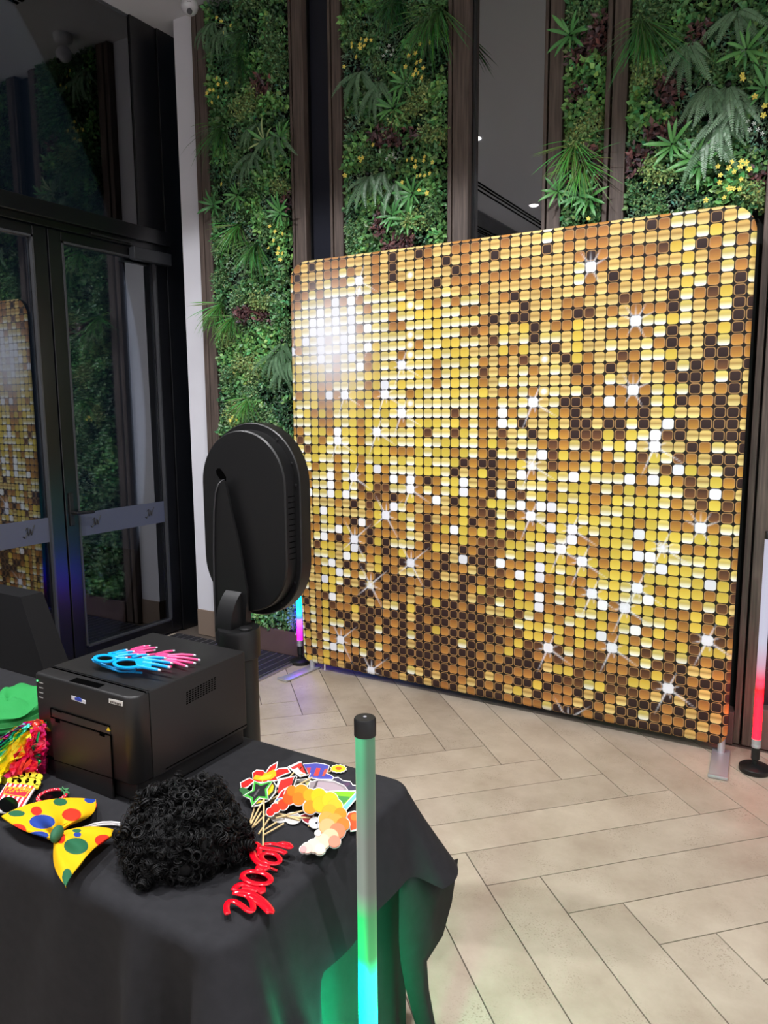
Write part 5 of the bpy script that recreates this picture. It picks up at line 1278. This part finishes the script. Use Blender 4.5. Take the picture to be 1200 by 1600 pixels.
card('dark navy cloud shaped cutout prop by the sunflower', 'photo prop', [(870, 225), (935, 215), (985, 248), (1060, 258), (1082, 292), (1132, 300), (1152, 342), (1040, 356), (900, 300)], [([(872, 230), (935, 221), (983, 254), (1056, 264), (1078, 298), (1128, 306), (1144, 338), (1040, 350), (900, 296)], (66, 62, 84)), ([(960, 290), (1040, 268), (1060, 285), (1010, 320)], (92, 66, 96))], 2, ((880, 330), (320, 470)), 5)
card('small sunflower cutout prop at the back edge of the pile', 'photo prop', [(940 + (84 if k % 2 else 72) * math.cos(2 * math.pi * k / 24), 131 + (42 if k % 2 else 36) * math.sin(2 * math.pi * k / 24)) for k in range(24)], [([(940 + (80 if k % 2 else 66) * math.cos(2 * math.pi * k / 24), 131 + (38 if k % 2 else 32) * math.sin(2 * math.pi * k / 24)) for k in range(24)], (246, 198, 34)), (oct_(942, 129, 30, 17), (206, 96, 24))], 1, ((880, 150), (400, 350)), 4)
card('grey and black sketch cutout prop behind the orange feather', 'photo prop', [(505, 290), (525, 240), (620, 228), (672, 250), (640, 300), (560, 320)], [([(512, 288), (530, 246), (620, 236), (660, 254), (634, 296), (560, 312)], (120, 116, 108)), ([(525, 280), (540, 262), (600, 268), (620, 284), (560, 300)], (38, 36, 34)), ([(610, 270), (660, 256), (630, 300)], (186, 186, 120))], 3, ((520, 300), (260, 470)), 5)
card('grey mauve dome shaped cutout prop below the striped hat', 'photo prop', [(650, 330), (655, 262), (745, 240), (900, 254), (1000, 298), (1035, 340), (960, 366), (760, 350)], [([(655, 326), (660, 266), (745, 246), (898, 260), (996, 302), (1026, 338), (958, 360), (760, 345)], (150, 138, 142)), ([(705, 330), (735, 262), (890, 274), (980, 316), (1000, 340), (950, 350)], (176, 158, 166)), ([(690, 330), (722, 254), (742, 252), (712, 332)], (84, 74, 80))], 4, ((680, 350), (290, 500)), 5)
card('blue and red striped tall hat cutout prop', 'photo prop', [(590, 84), (720, 74), (790, 82), (852, 100), (838, 150), (822, 176), (870, 194), (897, 220), (880, 242), (760, 240), (640, 222), (660, 180), (610, 150)], [([(594, 88), (720, 80), (790, 88), (846, 104), (832, 150), (814, 180), (866, 200), (888, 220), (876, 236), (760, 234), (650, 218), (668, 180), (616, 150)], (74, 76, 168)), ([(626, 124), (668, 122), (652, 190), (640, 186)], (206, 66, 62)), ([(722, 124), (766, 128), (738, 206), (694, 200)], (206, 66, 62)), ([(804, 138), (838, 128), (818, 176), (800, 206), (776, 204)], (196, 84, 70)), ([(650, 208), (760, 224), (880, 224), (876, 234), (760, 234), (652, 217)], (98, 104, 190))], 5, ((680, 220), (270, 440)), 4)
card('green and teal party hat cutout prop with an orange pompom', 'photo prop', [(850, 350), (960, 345), (1115, 352), (1150, 340), (1172, 362), (1150, 392), (1000, 560), (960, 520), (900, 450)], [([(856, 356), (1110, 362), (985, 500), (905, 446)], (132, 202, 44)), ([(900, 398), (1060, 410), (980, 490), (940, 470)], (74, 150, 70)), ([(1115, 372), (1140, 384), (1002, 552), (984, 512)], (120, 196, 214)), (oct_(1146, 364, 22, 20), (234, 120, 60))], 5, ((920, 460), (320, 620)), 5)
card('small red orange puff cutout prop behind the green light stick', 'photo prop', [(1020, 600), (1040, 562), (1100, 548), (1150, 570), (1172, 630), (1150, 700), (1110, 742), (1060, 750), (1040, 690), (1028, 650)], [([(1030, 600), (1046, 570), (1100, 558), (1142, 578), (1160, 630), (1140, 694), (1106, 732), (1066, 740), (1050, 690), (1038, 650)], (236, 84, 44)), (oct_(1100, 610, 40, 36), (244, 124, 52))], 3, ((1030, 660), (640, 700)), 5)
# orange feather boa cutout: overlapping puffs from red through amber to pale pink
PUFF = [(268, 560, 40, (214, 34, 30)), (318, 520, 46, (222, 46, 30)), (392, 486, 52, (226, 60, 28)), (450, 425, 62, (236, 84, 24)), (480, 352, 54, (242, 120, 26)), (575, 362, 74, (246, 142, 26)), (545, 430, 64, (244, 120, 28)), (655, 395, 66, (248, 160, 30)), (745, 405, 80, (252, 186, 26)), (660, 512, 68, (246, 140, 34)), (765, 485, 82, (252, 182, 36)), (855, 445, 82, (252, 190, 40)), (905, 505, 76, (252, 184, 48)), (855, 565, 82, (250, 166, 48)), (960, 580, 62, (248, 140, 40)), (820, 630, 76, (250, 160, 76)), (905, 655, 82, (250, 158, 70)), (985, 680, 66, (244, 122, 48)), (830, 705, 82, (248, 172, 118)), (930, 745, 78, (240, 128, 92)), (860, 805, 82, (248, 190, 152)), (780, 850, 78, (248, 206, 172)), (900, 850, 60, (238, 140, 116)), (700, 893, 68, (248, 206, 184)), (755, 925, 56, (250, 220, 196)), (632, 915, 52, (244, 190, 178)), (592, 928, 34, (236, 160, 158)), (740, 770, 30, (250, 226, 216))]
zb_ = CT + .003 + 8 * .0022
bc = TP(*K1(760, 560), zb_)
boa = thing('photo_prop', (bc.x, bc.y, CT), 'large curved orange feather cutout prop fading from red to pale pink', 'photo prop', 'die-cut photo props on sticks')
mb = MB()
for i, (x, y, r_, c) in enumerate(PUFF): slab(mb, kk(oct_(x, y, r_ + 7, r_ + 6, 24)), zb_ - .0016 - i * 1e-5, zb_ - i * 1e-5)
mb.build('card', M_paperwhite, boa)
for i, (x, y, r_, c) in enumerate(PUFF):
    z = zb_ + .0002 + i * .00012
    slab(MB(), kk(oct_(x, y, r_, r_, 22)), z - .0001, z).build('feather_puff', mat('puff_%d' % i, tuple(int(v * .92) for v in c), .45), boa)
    slab(MB(), kk(oct_(x + 2, y - 3, r_ - 3.5, r_ - 4, 22)), z, z + .00006).build('feather_puff', mat('puffin_%d' % i, c, .45), boa)
skewer('stick', K1(300, 560), K1(150, 780), zb_ - .003, CT + .008, boa)
card('red and white pointed cutout prop with black edge, left of the striped hat', 'photo prop', [(440, 112), (560, 60), (576, 66), (646, 190), (560, 212), (500, 165)], [([(520, 95), (568, 72), (600, 130), (620, 185), (570, 160)], (214, 52, 40)), ([(570, 70), (582, 74), (640, 184), (622, 190)], (24, 22, 24)), ([(470, 120), (520, 96), (540, 120), (490, 140)], (196, 60, 60)), ([(540, 190), (600, 182), (580, 200)], (236, 150, 70)), ([(552, 140), (572, 110), (580, 116), (556, 148)], (24, 22, 24))], 7, ((500, 170), (250, 450)), 4)
card('red lightning shaped cutout prop with black edge beside the orange feather', 'photo prop', [(330, 300), (352, 232), (450, 214), (522, 200), (532, 210), (442, 460), (300, 466), (372, 350)], [([(350, 300), (370, 246), (500, 212), (480, 290), (400, 330), (340, 380)], (212, 44, 40)), ([(420, 340), (480, 300), (440, 440), (396, 452)], (212, 44, 40)), ([(506, 212), (526, 210), (442, 452), (424, 450)], (24, 22, 24)), ([(330, 430), (380, 420), (390, 444), (316, 452)], (96, 130, 176)), ([(380, 360), (412, 336), (390, 410), (340, 425)], (186, 30, 34))], 8, ((360, 440), (110, 700)), 4)
card('red and yellow flame cutout prop at the left of the pile', 'photo prop', [(-22, 330), (-30, 270), (30, 236), (62, 222), (96, 238), (90, 170), (130, 144), (200, 148), (216, 174), (262, 108), (342, 62), (332, 120), (312, 152), (350, 128), (440, 122), (472, 168), (402, 192), (336, 226), (360, 245), (200, 272), (100, 268), (40, 320)],
     [([(-16, 326), (-22, 274), (32, 244), (62, 230), (100, 244), (98, 174), (132, 152), (198, 156), (220, 182), (268, 114), (332, 76), (324, 120), (300, 164), (352, 136), (436, 130), (456, 166), (398, 186), (320, 222), (340, 240), (200, 264), (98, 260), (36, 312)], (214, 34, 32)), ([(96, 236), (120, 194), (186, 204), (208, 178), (240, 170), (300, 140), (322, 160), (326, 200), (280, 236), (190, 254)], (250, 176, 26)), ([(150, 230), (190, 206), (236, 196), (290, 186), (260, 226), (190, 242)], (252, 206, 50))], 7, ((190, 260), (60, 690)), 5)
card('black and yellow round cutout prop behind the green star glasses', 'photo prop', [(240, 250), (300, 256), (330, 300), (318, 370), (262, 440), (160, 492), (90, 506), (120, 460), (220, 400)], [([(246, 256), (296, 262), (322, 302), (310, 366), (256, 432), (160, 484), (110, 494), (220, 404)], (44, 46, 44)), ([(252, 292), (286, 278), (304, 304), (292, 352), (248, 400), (238, 350)], (226, 196, 30)), ([(130, 462), (190, 440), (180, 460), (130, 482)], (210, 186, 40))], 8, ((200, 440), (70, 690)), 5)
# green star glasses prop
zs_ = CT + .003 + 10.5 * .0022
STAR = [(106, 253), (172, 282), (292, 252), (232, 336), (244, 430), (156, 418), (84, 502), (74, 428), (4, 400), (94, 346)]
STI = [(122, 276), (174, 302), (262, 270), (212, 334), (220, 408), (150, 402), (98, 462), (94, 412), (40, 392), (112, 350)]
sc0 = TP(*K1(140, 370), zs_)
sp_ = thing('photo_prop', (sc0.x, sc0.y, CT), 'green star shaped glasses cutout prop with a black lens', 'photo prop', 'die-cut photo props on sticks')
slab(MB(), kk(grow(STAR, 7)), zs_ - .0016, zs_).build('card', M_paperwhite, sp_)
slab(MB(), kk(STAR), zs_, zs_ + .0003).build('star_frame', mat('star_green', (70, 176, 64), .45), sp_)
slab(MB(), kk(STI), zs_ + .0003, zs_ + .0006).build('star_lens', mat('star_black', (40, 42, 44), .3), sp_)
slab(MB(), kk([(100, 400), (150, 330), (165, 335), (112, 412)]), zs_ + .0006, zs_ + .0007).build('lens_glint', mat('star_glint', (92, 88, 90), .3), sp_)
slab(MB(), kk([(4, 400), (-40, 340), (-10, 312), (30, 330), (60, 350), (30, 380)]), zs_ - .0014, zs_ - .0002).build('second_frame', mat('star_dark_green', (50, 104, 56), .5), sp_)
skewer('stick', K1(205, 430), K1(196, 898), zs_ - .001, zs_ - .004, sp_)
for (a, b, z0, z1), lb in zip((((180, 560), (-90, 1010), 5, 1), ((150, 600), (-62, 1018), 4, 1), ((60, 760), (-165, 965), 3, 2)),
        ('loose bamboo stick whose end pokes out second from the right under the curly wig', 'loose bamboo stick whose end pokes out nearest the red glasses under the curly wig', 'loose bamboo stick whose end pokes out farthest left under the curly wig')):
    tag(skewer('bamboo_skewer', K1(*a), K1(*b), CT + .003 + z0 * .0016, CT + .003 + z1 * .0016), lb, 'stick', 'bamboo sticks beside the wig')

# =================================================================== RED SCRIPT GLASSES
K2 = lambda x, y: (340 + x / 8.571, 1300 + y / 8.571)
yz = CT + .014
yg = thing('word_glasses', (*TP(*K2(530, 620), CT).xy, CT), 'glossy red novelty glasses spelling yeah in script near the table corner', 'novelty glasses')
mb = MB()
def smooth_path(pts, n=5):
    P = [Vector(p) for p in pts]; out = []
    for i in range(len(P) - 1):
        p0, p1, p2, p3 = P[max(i - 1, 0)], P[i], P[i + 1], P[min(i + 2, len(P) - 1)]
        for k in range(n):
            t = k / n; out.append(.5 * ((2 * p1) + (-p0 + p2) * t + (2 * p0 - 5 * p1 + 4 * p2 - p3) * t * t + (-p0 + 3 * p1 - 3 * p2 + p3) * t ** 3))
    return out + [P[-1]]
def strokes(pts, r_, dz=0.):
    P = smooth_path(pts); L = []
    for p in P:
        L.append(Vector(TP(*K2(*p), yz + dz)))
    o = len(mb.v); mb.tube([tuple(p) for p in L], [r_ * (.75 if i in (0, len(L) - 1) else 1) for i in range(len(L))], 10)
    for i in range(o, len(mb.v)):
        x, y, z = mb.v[i]; mb.v[i] = (x, y, yz + dz + (z - yz - dz) * .42)
rr = .0058
strokes([(140, 1100), (122, 1050), (124, 970), (165, 925), (240, 935), (330, 990), (400, 1045), (450, 1060), (476, 1025), (468, 950), (430, 885), (380, 850), (290, 828), (205, 810)], rr)
strokes([(210, 800), (310, 795), (420, 815), (540, 870), (645, 955), (715, 1050), (705, 1085)], rr * 1.1, .001)
strokes([(470, 900), (560, 950), (640, 1020), (700, 1080)], rr * 1.1, .0005)
strokes([(420, 850), (520, 900), (620, 975), (690, 1050)], rr * 1.1, .001)
strokes([(215, 785), (262, 722), (350, 700), (450, 725), (560, 775), (615, 815)], rr * 1.15, .003)
strokes([(330, 740), (430, 755), (540, 790)], rr, .003)
strokes([(600, 810), (606, 760), (590, 720)], rr, .003)
strokes(oct_(525, 612, 190, 80, 26, 10) + [oct_(525, 612, 190, 80, 26, 10)[0]], rr, .007)
strokes([(540, 520), (548, 470), (600, 440), (655, 455), (672, 500)], rr * 1.1, .008); strokes([(560, 500), (620, 480), (660, 510)], rr * 1.1, .008)
strokes([(440, 180), (462, 260), (490, 345), (545, 405), (620, 445), (680, 450)], rr * 1.2, .009); strokes([(480, 200), (530, 210), (560, 260), (540, 330)], rr, .009)
strokes(oct_(712, 352, 128, 68, 24, 14) + [oct_(712, 352, 128, 68, 24, 14)[0]], rr * .9, .010)
strokes([(560, 200), (640, 222), (740, 232), (850, 258), (915, 288)], rr * 1.1, .010)
strokes([(620, 165), (740, 158), (860, 185), (950, 210), (985, 198), (950, 162), (870, 148), (800, 165)], rr * .85, .011)
strokes([(450, 165), (500, 150), (560, 185)], rr, .010)
mb.build('word_frame', M_red, yg, smooth=180)
for cx, cyy, d in ((525, 612, .002), (712, 352, .006)): slab(MB(), kk2 if False else [K2(*p) for p in oct_(cx, cyy, 150 if cx < 600 else 100, 56 if cx < 600 else 46, 24, 10)], yz - .006 + d, yz - .005 + d).build('lens', mat('clear_red_film', (60, 6, 12), .1), yg)
for pth in ([(600, 470, .006), (690, 480, -.006), (800, 520, -.010)], [(300, 620, .004), (420, 640, -.008), (640, 660, -.010)]):
    MB().tube([tuple(TP(*K2(x, y), yz + dz)) for x, y, dz in pth], .0026, 8).build('temple', M_red, yg, smooth=60)
